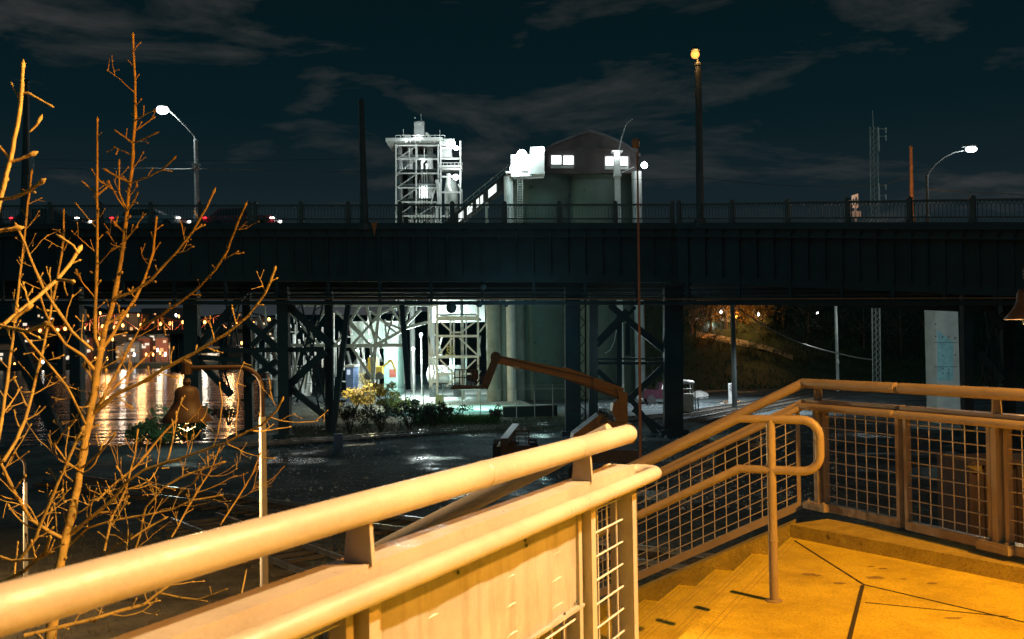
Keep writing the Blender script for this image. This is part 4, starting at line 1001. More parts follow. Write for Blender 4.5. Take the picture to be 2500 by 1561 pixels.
light('truss_light', at(905, 800, 90), WHITE, 130, .4, rb); light('truss_light', at(720, 850, 90), WHITE, 80, .4, rb)
light('truss_light', at(800, 765, 100), (1, .6, .35), 160, .4, rb)
# ---- far plant: green sheds and pipes
def shed(x0, x1, ytop, ybot, Y, m, label, name='shed', dep=6):
    a = at(x0, ytop, Y); b = at(x1, ytop, Y); r = thing(name, V(((a.x + b.x) / 2, Y, GZ)), label, 'shed')
    mb = MB(); zb = at(x0, ybot, Y).z if ybot else GZ; mb.prism([V((a.x, Y, zb)), V((b.x, Y, zb)), V((b.x, Y, a.z)), V((a.x, Y, a.z))], (0, dep, 0)); mb.build('wall', m, r)
    mb = MB(); mb.box(V(((a.x + b.x) / 2, Y + dep / 2, a.z + .1)), (b.x - a.x + .3, dep + .4, .18)); mb.build('roof', M_GREY, r)
    mb = MB(); n = int((b.x - a.x) / .35)
    for i in range(n): x = a.x + .17 + i * .35; mb.bar(V((x, Y - .02, zb)), V((x, Y - .02, a.z)), .05)
    mb.build('cladding_ribs', m, r); return r, a, b
M_SHG = mat('green_grey_sheet', (.36, .44, .40), rough=.7, var=.15, scale=.6); M_TQ = mat('turquoise_sheet', (.30, .50, .44), rough=.7, var=.15, scale=.6)
shed(856, 972, 790, 850, 104, M_SHG, 'wide grey green shed wall behind the truss'); r, a, b = shed(937, 970, 850, 0, 102, M_TQ, 'turquoise sheet metal hut behind the leaning post')
mb = MB(); mb.prism([at(951, 902, 101.9), at(967, 902, 101.9), at(967, 921, 101.9), at(951, 921, 101.9)], (0, .05, 0)); mb.build('door', mat('rust_red_door', (.25, .06, .04), rough=.7), r)
light('shed_light', at(905, 815, 98), TEAL, 45, .3); light('shed_light', at(955, 880, 98), TEAL, 90, .3)
r, a, b = shed(844, 862, 897, 0, 95, mat('blue_site_paint', (.10, .18, .40), rough=.6), 'small blue site cabin with a white window beside the yellow bush', name='site_cabin', dep=3)
mb = MB(); mb.prism([at(847, 903, 94.9), at(855, 903, 94.9), at(855, 915, 94.9), at(847, 915, 94.9)], (0, .04, 0)); mb.build('window', mat('cabin_window', (1, 1, 1), emit=(.7, .85, 1), es=.8), r)
pl_ = thing('pipe_plant', at(760, 900, 100), 'dense tangle of lit pipes, tanks and posts between the bridge piers', 'industrial plant'); rr_ = random.Random(5)
for i in range(60):
    px = rr_.uniform(620, 930); y0 = rr_.uniform(760, 880); mb = MB(); h_ = rr_.uniform(20, 110); mb.tube([at(px, y0, 100 + rr_.uniform(0, 6)), at(px + rr_.choice((0, 0, 0, rr_.uniform(-18, 18))), min(y0 + h_, 960), 103)], rr_.uniform(.05, .16), 6); mb.build('pipe', M_WHITE if rr_.random() < .6 else M_GREY, pl_)
for i in range(12):
    px = rr_.uniform(620, 920); y = rr_.uniform(800, 940); mb = MB(); mb.bar(at(px, y, 103), at(px + rr_.uniform(20, 70), y, 103), .12); mb.build('cross_pipe', M_GREY, pl_)
for px, y, rr in ((690, 900, 1.0), (730, 915, 1.2), (880, 890, .9), (900, 900, .8)):
    c = at(px, y, 106); mb = MB(); mb.lathe(V((c.x, c.y, GZ)), [(rr, 0), (rr, c.z - GZ), (rr * .6, c.z - GZ + .5), (.05, c.z - GZ + .7)], 18); smooth_by_angle(mb.build('tank', M_WHITE, pl_))
for px, y in ((742, 845), (770, 848), (805, 843), (826, 838), (785, 875), (872, 845), (903, 832), (735, 795), (700, 905), (905, 870), (888, 880), (868, 858)):
    mb = MB(); mb.ball(at(px, y, 99), rr_.uniform(.09, .17), 8, 5); mb.build('plant_lamp', M_GLOWW, pl_)
light('plant_light', at(780, 860, 98), WHITE, 150, .4, pl_); light('plant_light', at(885, 880, 97), WHITE, 200, .4, pl_); light('plant_light', at(670, 880, 97), WHITE, 120, .4, pl_)
# yellow excavator-like loader beyond the bush
yl = thing('yellow_loader', at(915, 915, 97), 'small yellow loader machine standing behind the lit bush', 'loader'); My = mat('loader_yellow', (.60, .42, .05), rough=.5)
mb = MB(); c = at(915, 905, 97); mb.box(c, (1.6, 1.2, .8)); mb.box(c + V((-.2, 0, .8)), (.8, 1.0, .9)); mb.build('body', My, yl)
mb = MB(); mb.bar(c + V((.6, 0, .2)), c + V((1.6, 0, 1.0)), .2); mb.bar(c + V((1.6, 0, 1)), c + V((2.1, 0, -.2)), .16); mb.build('arm', My, yl)
mb = MB()
for dx in (-.55, .55): mb.lathe(c + V((dx, -.65, -.5)), [(.38, -.12), (.38, .12)], 12, Matrix.Rotation(math.pi / 2, 3, 'X'))
mb.build('wheel', M_DARK, yl)
# ================================================================== YARD MACHINES
M_OR = mat('faded_orange_paint', (.20, .085, .022), rough=.55, var=.2, scale=2, rust=((.14, .06, .03), .62, 3)); M_BLK = mat('black_machine_steel', (.045, .03, .028), rough=.6)
BY = 38.0
def q_(px, py, dy=0): return at(px, py, BY + dy)
bl = thing('boom_lift', V((q_(1520, 1000).x, BY, GZ)), 'orange boom lift with a long lowered boom and black basket', 'boom lift')
mb = MB(); mb.bar(q_(1216, 878), q_(1380, 912), .26, .32, w2=.28, h2=.35); mb.bar(q_(1372, 908), q_(1518, 962), .32, .42, w2=.36, h2=.48); mb.bar(q_(1240, 885, -.2), q_(1500, 950, -.24), .05, .14); mb.build('boom', M_OR, bl)
mb = MB(); mb.bar(q_(1225, 873, -.12), q_(1450, 925, -.2), .06, .05); mb.bar(q_(1380, 925, -.2), q_(1518, 975, -.24), .07, .07); mb.build('hose_tray', M_BLK, bl)
mb = MB(); mb.prism([q_(1253, 893, -.2), q_(1268, 896, -.2), q_(1268, 902, -.2), q_(1253, 900, -.2)], (0, .04, 0)); mb.build('label_plate', M_PANEL, bl)
mb = MB(); mb.bar(q_(1214, 868), q_(1182, 948), .26, .30); mb.lathe(q_(1210, 872, -.2), [(.20, 0), (.20, .4)], 14, Matrix.Rotation(-math.pi / 2, 3, 'X')); mb.bar(q_(1192, 905, -.2), q_(1183, 925, -.2), .08); mb.build('jib', M_BLK, bl)
mb = MB()
for dy in (-.5, .6):
    for y in (903, 922): mb.bar(q_(1110, y, dy), q_(1158, y, dy), .04)
    for px in (1110, 1122, 1130, 1139, 1150, 1158): mb.bar(q_(px, 903, dy), q_(px, 942, dy), .04)
    mb.bar(q_(1105, 944, dy), q_(1182, 946, dy), .10, .12)
for px in (1110, 1158):
    for y in (903, 922): mb.bar(q_(px, y, -.5), q_(px, y, .6), .04)
mb.box(q_(1134, 946, .05), (1.0, 1.2, .08)); mb.build('basket', M_BLK, bl)
mb = MB(); mb.box(q_(1160, 915, 0), (.24, .3, .35)); mb.tube([q_(1148, 898), q_(1155, 892), q_(1170, 893), q_(1166, 899)], .02, 5); mb.bar(q_(1160, 940), q_(1180, 918), .06); mb.build('control_box', M_BLK, bl)
mb = MB(); mb.prism([q_(1506, 950, -.45), q_(1532, 960, -.45), q_(1533, 1050, -.45), q_(1508, 1050, -.45), q_(1503, 1022, -.45), q_(1494, 1005, -.45), q_(1498, 985, -.45), q_(1512, 975, -.45)], (0, .9, 0)); mb.build('turret_riser', M_OR, bl)
mb = MB(); mb.prism([q_(1400, 1062, -.7), q_(1462, 1014, -.7), q_(1472, 1014, -.7), q_(1490, 1030, -.7), q_(1545, 1036, -.7), q_(1550, 1085, -.7), q_(1395, 1085, -.7)], (0, 1.4, 0)); mb.build('engine_cover', M_OR, bl)
mb = MB(); mb.prism([q_(1463, 1034, -.72), q_(1474, 1010, -.72), q_(1484, 1032, -.72)], (0, .02, 0)); mb.build('vent_panel', M_BLK, bl)
mb = MB(); mb.box(q_(1475, 1110), (2.4, 1.6, .45))
mb.build('chassis', M_BLK, bl)
for dx in (-.9, .9):
    for dy in (-.9, .9):
        mb = MB(); c = q_(1475, 1110); mb.lathe(V((c.x + dx, c.y + dy, GZ + .42)), [(.42, -.16), (.42, .16)], 18, Matrix.Rotation(math.pi / 2, 3, 'X')); mb.build('wheel', _mats['tyre_rubber'], bl)
# telehandler
HY = 46.5
def h_(px, py, dy=0): return at(px, py, HY + dy)
th = thing('telehandler', V((h_(1255, 1090).x, HY, GZ)), 'compact telehandler with a pale raised boom and open barred cab', 'telehandler')
mb = MB(); a = h_(1231, 1078, -1.6); b = h_(1260, 1042, 1.4); mb.bar(a, b, .34, .30); mb.build('boom', M_WHITE, th); light('boom_fill', h_(1235, 1030, 3.5) + Z * 1.2, WHITE, 60, .3)  # added light, only to brighten the pale boom
mb = MB(); mb.box(h_(1231, 1080, -1.75), (.36, .14, .34)); mb.build('boom_end', M_BLK, th)
mb = MB(); x0, x1 = 1257, 1291
for dy in (-.6, .6):
    for px in (x0, x1): mb.bar(h_(px, 1052, dy), h_(px, 1086, dy), .07)
    mb.bar(h_(x0, 1052, dy), h_(x1, 1052, dy), .07); mb.bar(h_(x0, 1061, dy), h_(x1, 1061, dy), .05)
for px in (x0, x1): mb.bar(h_(px, 1052, -.6), h_(px, 1052, .6), .07)
for i in range(1, 6): px = x0 + (x1 - x0) * i / 6; mb.bar(h_(px, 1052, -.6), h_(px, 1052, .6), .04)
for px in (1266, 1284): mb.bar(h_(px, 1061, -.6), h_(px, 1086, -.6), .04)
mb.build('cab_frame', M_BLK, th)
mb = MB(); c = h_(1281, 1048); mb.lathe(c - Z * .08, [(.07, 0), (.07, .12), (.03, .16)], 10); mb.build('beacon', M_GREY, th)
mb = MB(); c = h_(1262, 1096); mb.box(c, (1.7, 2.6, .55)); mb.box(c + V((-.35, 0, .35)), (.6, 2.4, .3)); mb.build('body', M_BLK, th)
mb = MB(); mb.prism([h_(1222, 1078, -1.3), h_(1213, 1090, -1.3), h_(1212, 1097, -1.3), h_(1216, 1098, -1.3), h_(1222, 1090, -1.3)], (0, .5, 0)); mb.build('mudguard', M_WHITE, th)
mb = MB(); mb.box(h_(1209, 1082, -1.3), (.14, .08, .1)); mb.build('mirror', M_BLK, th)
for dx in (-.85, .85):
    for dy in (-1.0, 1.0):
        mb = MB(); mb.lathe(V((h_(1258, 1090).x + dx, HY + dy, GZ + .45)), [(.45, -.18), (.45, .18)], 18, Matrix.Rotation(math.pi / 2, 3, 'Y')); mb.build('wheel', _mats['tyre_rubber'], th)
# parked pickup beyond the tracks
KY = 84.0
def k_(px, py, dy=0): return at(px, py, KY + dy)
pk = thing('pickup_truck', V((k_(1598, 1000).x, KY, GZ)), 'dark maroon pickup parked between the bridge columns', 'pickup truck')
x0 = k_(1572, 990).x; x1 = k_(1636, 990).x; Lk = x1 - x0; M_MAR = mat('maroon_truck_paint', (.03, .006, .014), rough=.3, var=.1, spec=.6)
def kk(f, z): return V((x0 + (Lk * 1.55) * f, KY, GZ + z))
mb = MB(); mb.prism([kk(0, .45), kk(0, 1.15), kk(.35, 1.2), kk(.42, 1.75), kk(.62, 1.78), kk(.74, 1.2), kk(.98, 1.1), kk(1, .5)], (0, 1.9, 0)); mb.build('body', M_MAR, pk)
mb = MB(); mb.prism([kk(.44, 1.25), kk(.47, 1.66), kk(.60, 1.68), kk(.68, 1.25)], (0, -.02, 0)); mb.build('side_window', M_WHITE, pk)
for f_ in (.18, .80):
    for dy in (0, 1.9): mb = MB(); mb.lathe(kk(f_, .38) + V((0, dy, 0)), [(.38, -.12), (.38, .12)], 14, Matrix.Rotation(math.pi / 2, 3, 'X')); mb.build('wheel', _mats['tyre_rubber'], pk)
# booth
bo = thing('booth', V((at(1672, 995, 74).x, 74, GZ)), 'narrow pale booth with a rounded roof at the edge of the wide column', 'booth')
mb = MB(); c = at(1672, 965, 74); mb.box(V((c.x, 74, GZ + .7)), (1.1, 1.1, 1.4)); mb.build('body', M_GREY, bo)
mb = MB()
for dx in (-.5, .5):
    for dy in (-.5, .5): mb.bar(V((c.x + dx, 74 + dy, GZ + 1.4)), V((c.x + dx, 74 + dy, GZ + 2.15)), .07)
mb.box(V((c.x, 74, GZ + 1.75)), (1.05, 1.05, .06)); mb.build('window_frame', M_WHITE, bo)
mb = MB(); mb.lathe(V((c.x, 74, GZ + 2.15)), [(.72, 0), (.72, .12), (.6, .24), (.1, .3)], 18); smooth_by_angle(mb.build('roof', M_WHITE, bo))
mb = MB()
mb.bar(V((c.x + .75, 74, GZ)), V((c.x + .75, 74, GZ + 1.7)), .07); mb.bar(V((c.x + 1.0, 74, GZ)), V((c.x + .95, 74, GZ + 1.1)), .07); mb.build('gate_post', M_DARK, bo)
# boulder
def boulder(px, py, r_, label):
    c = atz(px, py, GZ); mb = MB(); mb.ball(c + Z * r_ * .4, r_, 14, 9, (1.3, 1, .7)); rnd = random.Random(int(px))
    mb.v = [tuple(V(v) + V((rnd.uniform(-1, 1), rnd.uniform(-1, 1), rnd.uniform(-1, 1))) * r_ * .09) for v in mb.v]
    return tag(mb.build('boulder', mat('pale_boulder', (.45, .45, .43), rough=.9, var=.2, scale=3, bump=.5)), label, 'boulder')
boulder(1709, 973, .62, 'pale boulder on the gravel between the booth and the thin dark pole')
# sign posts by the road
def spost(px, ytop, ybot, w_, hgt, label, m=M_WHITE, name='road_sign'):
    b = atz(px, ybot, GZ); r = thing(name, b, label, 'sign'); t = at(px, ytop, b.y)
    mb = MB(); mb.bar(b, t, .07); mb.build('post', M_GREY, r); mb = MB(); mb.box(t - Z * hgt / 2 + V((0, -.05, 0)), (w_, .03, hgt)); mb.build('plate', m, r); return r
spost(1902, 889, 922, .32, .75, 'narrow pale marker sign on the kerb of the wet road'); spost(1934, 886, 908, .85, 2.2, 'wide grey board standing upright at the foot of the hill', mat('grey_board', (.42, .42, .40), rough=.7), name='notice_board')
mb = MB(); c = at(1902, 894, atz(1902, 922, GZ).y - .1); mb.prism([c + V((-.1, 0, -.1)), c + V((.1, 0, -.1)), c + V((0, 0, .16))], (0, -.02, 0))
tag(mb.build('hazard_triangle', M_DARK), 'tiny dark triangle on the narrow marker sign', 'sign symbol')
r = thing('gate_box', atz(1784, 990, GZ), 'pale chequered gate cabinet beside the thin dark pole', 'cabinet'); b = atz(1784, 990, GZ)
mb = MB(); mb.box(b + Z * .9, (.30, .3, 1.8)); mb.build('cabinet', M_WHITE, r); mb = MB()
for i in range(5): mb.box(b + V((.05 * (-1) ** i, -.16, 1.2 + .13 * i)), (.12, .02, .08))
mb.build('checker_plate', M_DARK, r)
# poles seen under the bridge
r, a, b = taper_pole(1788, 740, 1794, 994, 74, .34, .42, 'straight dark pole in front of the orange lit trees', 'pole', name='utility_pole', cap=False)
r, a, b = taper_pole(2038, 690, 2046, 955, 92, .26, .30, 'pale slim pole between the sagging cable and the lattice mast', 'pole', m=M_GREY, name='utility_pole', cap=False)
mb = MB(); mb.ball(at(2045, 885, 91.5), .24, 8, 5, (.6, .6, 1.3)); mb.build('junction_box', M_WHITE, r)
# lattice mast
ma = thing('lattice_mast', V((at(2145, 950, 96).x, 96, GZ)), 'tall thin triangular lattice mast rising behind the bridge', 'mast')
def mz(px, py, dy=0): return at(px, py, 96 + dy)
xm0, xm1 = 2128, 2146
mb = MB(); B3 = [mz(2131, 950), mz(2150, 950), mz(2140, 950, .8)]; T3 = [mz(2124, 310), mz(2143, 310), mz(2133, 310, .8)]
for p, q in zip(B3, T3): mb.tube([V((p.x, p.y, GZ)), q], .055, 5)
mb.build('leg', M_GREY, ma)
mb = MB(); n = 44
for i in range(n):
    t0, t1 = i / n, (i + 1) / n
    for a_, b_ in ((0, 1), (1, 2), (2, 0)):
        p = B3[a_] + (T3[a_] - B3[a_]) * t0; q = B3[b_] + (T3[b_] - B3[b_]) * t1; mb.bar(p, q, .035); mb.bar(B3[a_] + (T3[a_] - B3[a_]) * t0, B3[b_] + (T3[b_] - B3[b_]) * t0, .03)
mb.build('lacing', M_GREY, ma)
mb = MB(); mb.tube([mz(2132, 310, .3), mz(2130, 270, .3)], .03, 4); mb.tube([mz(2145, 312, -.3), mz(2147, 370, -.3)], .05, 4); mb.tube([mz(2146, 448, -.3), mz(2148, 500, -.3)], .06, 4)
for y0 in (312, 330, 450, 475): mb.tube([mz(2163, y0, -.3), mz(2163, y0 + 13, -.3)], .07, 5); mb.tube([mz(2144, y0 + 3, 0), mz(2163, y0 + 3, -.3)], .025, 4)
mb.build('antenna', M_WHITE, ma)
light('mast_light', at(2110, 780, 90), WHITE, 170, .4); light('mast_light', at(2120, 350, 88), WHITE, 90, .4)
# concrete pier with a slanting lit face at the right
cp = thing('concrete_pier', V((at(2312, 1000, 62).x, 62, GZ)), 'pale board-marked concrete pier lit beside the right hand steel column', 'pier')
mb = MB(); a = at(2281, 700, 62); b = at(2337, 700, 62); mb.prism([V((a.x, 62, GZ)), V((b.x, 62, GZ)), V((b.x, 62, 3.4)), V((a.x, 62, 3.4))], (0, 1.6, 0)); mb.build('shaft', mat('board_marked_concrete', (.40, .42, .40), rough=.85, var=.18, scale=1.2, bump=.2, rust=((.16, .18, .18), .68, 2)), cp)
mb = MB(); mb.prism([V((b.x + .005, 62.5, GZ)), V((b.x + .32, 62.7, GZ)), V((b.x + .32, 62.7, 3.2)), V((b.x + .005, 62.5, 3.2))], (0, 1.2, 0)); mb.build('side_leaf', _mats['board_marked_concrete'], cp)
mb = MB(); e = V((0, -.012, 0))
mb.prism([at(2288, 806, 61.99), at(2327, 836, 61.99), at(2327, 930, 61.99), at(2288, 930, 61.99)], (0, -.008, 0)); mb.build('lit_patch', mat('pale_blue_lit_patch', (.22, .42, .46), rough=.85, var=.25, scale=2.5), cp)  # lit part below the slanting shadow, painted as a paler patch
mb = MB()
for y in (837, 896): mb.bar(at(2281, y, 61.98), at(2337, y, 61.98), .03, .03)
for px, y in ((2284, 792), (2301, 823), (2316, 823), (2284, 822), (2301, 868), (2332, 867), (2302, 912), (2316, 912), (2302, 900), (2316, 902)): mb.box(at(px, y, 61.97), (.07, .02, .09))
mb.build('form_joint', M_DARK, cp)
light('pier_fill', V((at(2225, 900, 52).x, 52, -1.2)), (.80, 1, 1), 1500, .12, kind='SPOT', spot=50, aim=at(2320, 925, 62), blend=.06)  # added spot; its cone edge imitates the slanting shadow of the deck
# rusty container beyond the right guardrail
dc = thing('rusty_skip', V((at(2440, 1200, 24).x, 24, GZ)), 'dim rusty open skip with a yellow warning triangle, seen through the wire mesh', 'skip'); ax = at(2365, 1130, 24); bx = at(2640, 1130, 24)
mb = MB(); mb.prism([V((ax.x, 24, GZ + .2)), V((bx.x, 24, GZ + .2)), V((bx.x, 24, ax.z)), V((ax.x, 24, ax.z))], (0, 1.8, 0)); mb.build('tub', mat('rusty_skip_paint', (.07, .035, .015), rough=.8, var=.5, scale=2, rust=((.08, .04, .02), .55, 2)), dc)
mb = MB()
for k in range(8): x = ax.x + (bx.x - ax.x) * k / 7; mb.bar(V((x, 23.95, GZ + .2)), V((x, 23.95, ax.z)), .08)
mb.bar(V((ax.x, 23.94, ax.z)), V((bx.x, 23.94, ax.z)), .12, .10); mb.build('rib', _mats['rusty_skip_paint'], dc)
mb = MB(); mb.prism([at(2357, 1138, 23.9), at(2397, 1136, 23.9), at(2397, 1157, 23.9)], (0, .02, 0)); mb.build('warning_triangle', mat('warning_yellow', (.25, .15, .02), rough=.6), dc)
# low concrete cabinet by the stair rail
cb = thing('concrete_vault', V((at(1772, 1040, 44).x, 44, GZ)), 'dark square utility vault with a pale flat lid behind the sloping rail', 'utility box')
mb = MB(); mb.box(V((at(1780, 1040, 44).x, 44, GZ + .55)), (1.5, 1.5, 1.1)); mb.build('body', M_DARK, cb); mb = MB(); mb.box(V((at(1780, 1040, 44).x, 44, GZ + 1.15)), (1.65, 1.65, .1)); mb.build('lid', M_GREY, cb)
# blue barrel
bb = atz(826, 1100, GZ); r = thing('blue_barrel', bb, 'dark blue barrel with a pale lid at the foot of the leaning bridge post', 'barrel')
mb = MB(); mb.lathe(bb, [(.22, 0), (.24, .1), (.24, .78), (.22, .85)], 16); smooth_by_angle(mb.build('drum', mat('barrel_blue', (.05, .09, .16), rough=.6), r)); mb = MB(); mb.lathe(bb + Z * .852, [(.23, 0), (.23, .03)], 16); mb.build('lid', M_GREY, r)

# ---------------------------------------------------------------- chain link fence round the pale slab
fn = thing('chain_fence', atz(1180, 1025, GZ), 'chain link fence with barbed wire along the pale yard slab', 'fence')
f0 = atz(905, 1010, GZ); f1 = atz(1130, 1023, GZ); f2 = atz(1395, 1022, GZ)
def frun(a, b, n, h_=2.1):
    for i in range(n + 1):
        p = a + (b - a) * (i / n); mb = MB(); mb.tube([p, p + Z * h_, p + V((0, -.25, h_ + .3))], .035, 6); mb.build('fence_post', M_GREY, fn)
    mb = MB(); mb.tube([a + Z * h_, b + Z * h_], .022, 5); mb.tube([a + Z * 1.0, b + Z * 1.0], .010, 4)
    for k in range(3): mb.tube([a + V((0, -.08 * k, h_ + .1 * (k + 1))), b + V((0, -.08 * k, h_ + .1 * (k + 1)))], .007, 3)
    mb.build('fence_wire', M_GREY, fn)
frun(f0, f1, 5); frun(f1, f2, 6)
fs = thing('fence_sign', atz(1074, 1020, GZ), 'small dirty yellow board hanging on the chain link fence', 'sign'); c = atz(1074, 1020, GZ) + Z * 1.3
mb = MB(); mb.box(c + V((0, -.1, 0)), (.62, .03, .75)); mb.build('plate', mat('yellowed_board', (.45, .36, .16), rough=.7, var=.3, scale=4), fs)
for k, sx in enumerate((-1, 1)): mb = MB(); mb.bar(c + V((.2 * sx, -.07, .38)), c + V((.2 * sx, -.03, .8)), .02); mb.build('hook', M_GREY, fs)
wb = thing('low_wall', atz(1300, 1030, GZ), 'low dark retaining wall at the end of the pale slab', 'wall'); a = atz(1228, 1020, GZ); b = atz(1360, 1016, GZ)
mb = MB(); mb.bar(a + Z * .35, b + Z * .4, .3, .8); mb.build('wall', M_BRCONC, wb); mb = MB(); mb.bar(a + Z * .78, b + Z * .83, .4, .06); mb.build('coping', M_GREY, wb)
# ---------------------------------------------------------------- bushes and hillside trees
M_BK = mat('dark_bark', (.07, .05, .035), rough=.9, var=.4, scale=3)
def leaf_mat(n, c): return mat(n, c, rough=.75, var=.45, scale=1.3)
def crown(mb, c, rx, ry, rz, n, size, rnd, clumps=9):
    cs = []
    for _ in range(clumps):
        v = V((rnd.gauss(0, .5), rnd.gauss(0, .5), rnd.gauss(0, .45))); cs.append((v, rnd.uniform(.22, .5)))
    for _ in range(n):
        cc, rr = rnd.choice(cs); v = V((rnd.gauss(0, 1), rnd.gauss(0, 1), rnd.gauss(0, 1))); v = v.normalized() * rr * rnd.uniform(.3, 1) ** .6 + cc
        p = V((c.x + v.x * rx, c.y + v.y * ry, c.z + v.z * rz))
        if p.z < c.z - rz * 1.02: p.z = c.z - rz * rnd.uniform(.5, 1)
        a = V((rnd.gauss(0, 1), rnd.gauss(0, 1), rnd.gauss(0, 1))).normalized(); b = a.orthogonal().normalized(); s_ = size * rnd.uniform(.5, 1.3)
        mb.add([p, p + a * s_ + b * s_ * .45, p + a * s_ * 2, p + a * s_ - b * s_ * .45], [(0, 1, 2, 3)])
def bush(px, ybase, wpx, hpx, lm, label, n=900, size=.10, name='bush', group='bushes by the fence and tracks', z=GZ, Y=None, stems=5):
    b = atz(px, ybase, z) if Y is None else V((at(px, ybase, Y).x, Y, at(px, ybase, Y).z)); s_ = F / b.y; rx = wpx / s_ / 2; rz = hpx / s_ / 2; rnd = random.Random(int(px * 7 + ybase))
    r = thing(name, b, label, 'bush', group); mb = MB(); crown(mb, b + Z * (rz * 1.15), rx, rx * .8, rz, n, size, rnd, 11); mb.build('foliage', lm, r)
    mb = MB()
    for _ in range(stems):
        a = rnd.uniform(0, 6.28); mb.tube([b, b + V((math.cos(a) * rx * .3, math.sin(a) * rx * .3, rz)), b + V((math.cos(a) * rx * .7, math.sin(a) * rx * .6, rz * rnd.uniform(1.5, 2.2)))], [.05, .03, .01], 5)
    mb.build('stem', M_BK, r); return r
LY_ = leaf_mat('yellow_leaf', (.32, .24, .05)); LG = leaf_mat('green_leaf', (.05, .12, .045)); LD = leaf_mat('dark_leaf', (.045, .055, .04)); LO = leaf_mat('orange_lit_leaf', (.20, .11, .03))  # last one: orange lamplight on the hill trees is in the leaf colour
bush(868, 1000, 110, 62, LY_, 'yellow leaved bush lit bright behind the dark shrubs, nearest the leaning post', 1700, .11); bush(945, 1006, 105, 60, LY_, 'yellow leaved bush at the corner of the pale slab', 1600, .11)
bush(905, 975, 60, 80, LY_, 'thin tall yellow sapling bush before the loader', 700, .09)
for i, (px, yb, w_, h_) in enumerate(((855, 1062, 100, 85), (930, 1060, 110, 80), (1000, 1052, 95, 70), (1060, 1046, 90, 62))):
    bush(px, yb, w_, h_, LD, ('dark shrub with bare stems closest to the leaning post', 'dark shrub below the yellow bush', 'dark shrub in the middle of the verge', 'dark shrub beside the green weeds')[i], 1000, .085, name='shrub')
bush(1035, 1030, 85, 48, LG, 'bright green bush at the start of the green weeds', 1500, .09); bush(1105, 1034, 100, 34, LG, 'low bright green bush below the yellow board', 1500, .08); bush(1212, 1030, 36, 34, LD, 'small round dark bush before the low wall', 900, .07)
for px, yb, w_, h_, lab in ((400, 1090, 110, 95, 'tall reedy green bush at the river edge below the bell lamp'), (345, 1092, 90, 60, 'lower green bush on the river edge by the thick trunk'), (450, 1080, 80, 70, 'green bush touching the first bridge column')):
    bush(px, yb, w_, h_, LG, lab, 1400, .10)
bush(560, 1040, 90, 60, LD, 'pale twiggy bush between the bridge columns', 900, .08); bush(1480, 1020, 60, 22, LD, 'low scrub under the boom of the lift', 500, .08)
light('shore_light', at(420, 1000, 52), (.8, 1, .85), 130, .3)
light('silo_wall_fill', at(1320, 930, 80), TEAL, 190, .4); light('weed_fill', at(1120, 985, 70) + Z * 1.0, (.55, 1, .7), 110, .2); light('bush_light', at(905, 905, 84), (1, .86, .45), 1700, .4); light('verge_light', at(1080, 905, 70), TEAL, 150, .4)  # the silo wall and weed lights are added fills without lamps
HRN = random.Random(3)
def htree(px, py, wpx, hpx, lm, label, Y=None, n=900, trunk=True, sz=.14):
    p = on_hill(px, py); s_ = F / p.y; H = hpx / s_; Wd = wpx / s_; rnd = random.Random(int(px * 3 + py))
    r = thing('hill_tree', p, label, 'tree', 'trees on the hillside')
    mb = MB(); mb.tube([p - Z * .2, p + Z * H * .3 + V((rnd.uniform(-.1, .1), 0, 0)), p + Z * H * .75], [.20, .14, .05], 7)
    for k in range(7):
        a = rnd.uniform(0, 6.28); q = p + Z * H * rnd.uniform(.25, .55); mb.tube([q, q + V((math.cos(a) * Wd * .25, math.sin(a) * Wd * .2, H * .18)), q + V((math.cos(a) * Wd * .42, math.sin(a) * Wd * .3, H * .3))], [.08, .05, .015], 5)
    mb.build('trunk', M_BK, r)
    mb = MB(); crown(mb, p + Z * H * .5, Wd * .62, Wd * .5, H * .46, n, sz, rnd, 16); mb.build('crown', lm, r); return r
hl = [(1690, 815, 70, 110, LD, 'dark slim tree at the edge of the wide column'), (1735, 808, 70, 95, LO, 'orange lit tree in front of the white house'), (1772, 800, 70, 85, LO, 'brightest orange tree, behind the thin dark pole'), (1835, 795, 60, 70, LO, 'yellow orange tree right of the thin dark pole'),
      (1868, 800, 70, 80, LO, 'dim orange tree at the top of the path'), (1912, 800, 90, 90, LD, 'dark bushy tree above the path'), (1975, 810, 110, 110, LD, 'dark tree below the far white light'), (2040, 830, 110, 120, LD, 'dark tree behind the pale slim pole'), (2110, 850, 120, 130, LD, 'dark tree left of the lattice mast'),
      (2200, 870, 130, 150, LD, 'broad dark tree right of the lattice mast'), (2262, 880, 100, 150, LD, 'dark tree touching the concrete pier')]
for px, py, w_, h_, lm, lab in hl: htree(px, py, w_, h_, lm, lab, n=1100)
for i, (px, py, w_, h_) in enumerate(((1700, 850, 80, 40), (1760, 860, 90, 40), (1830, 868, 90, 36), (1900, 880, 80, 36), (1960, 885, 90, 40), (1740, 840, 50, 26), (1800, 815, 80, 46), (1860, 828, 80, 46))):
    p = on_hill(px, py); bush(px, py, w_, h_, LD if i % 2 else leaf_mat('hill_leaf', (.05, .075, .035)), 'low scrub on the slope, ' + ('beside the wide column', 'left of the thin dark pole', 'below the path', 'behind the marker sign', 'behind the grey board', 'at the start of the path', 'above the path, left', 'above the path, right')[i], 700, .10, name='scrub', group='scrub on the hillside', Y=p.y)
def hp():
    x = random.uniform(13, 70); y = random.uniform(104, 150)
    return V((x, y, hillz(x, y)))
grass_patch('hillside_grass', hp, 14000, .45, mat('hill_tufts', (.03, .06, .022), rough=.9, var=.5, scale=.5), lean=.5, wd=.06)
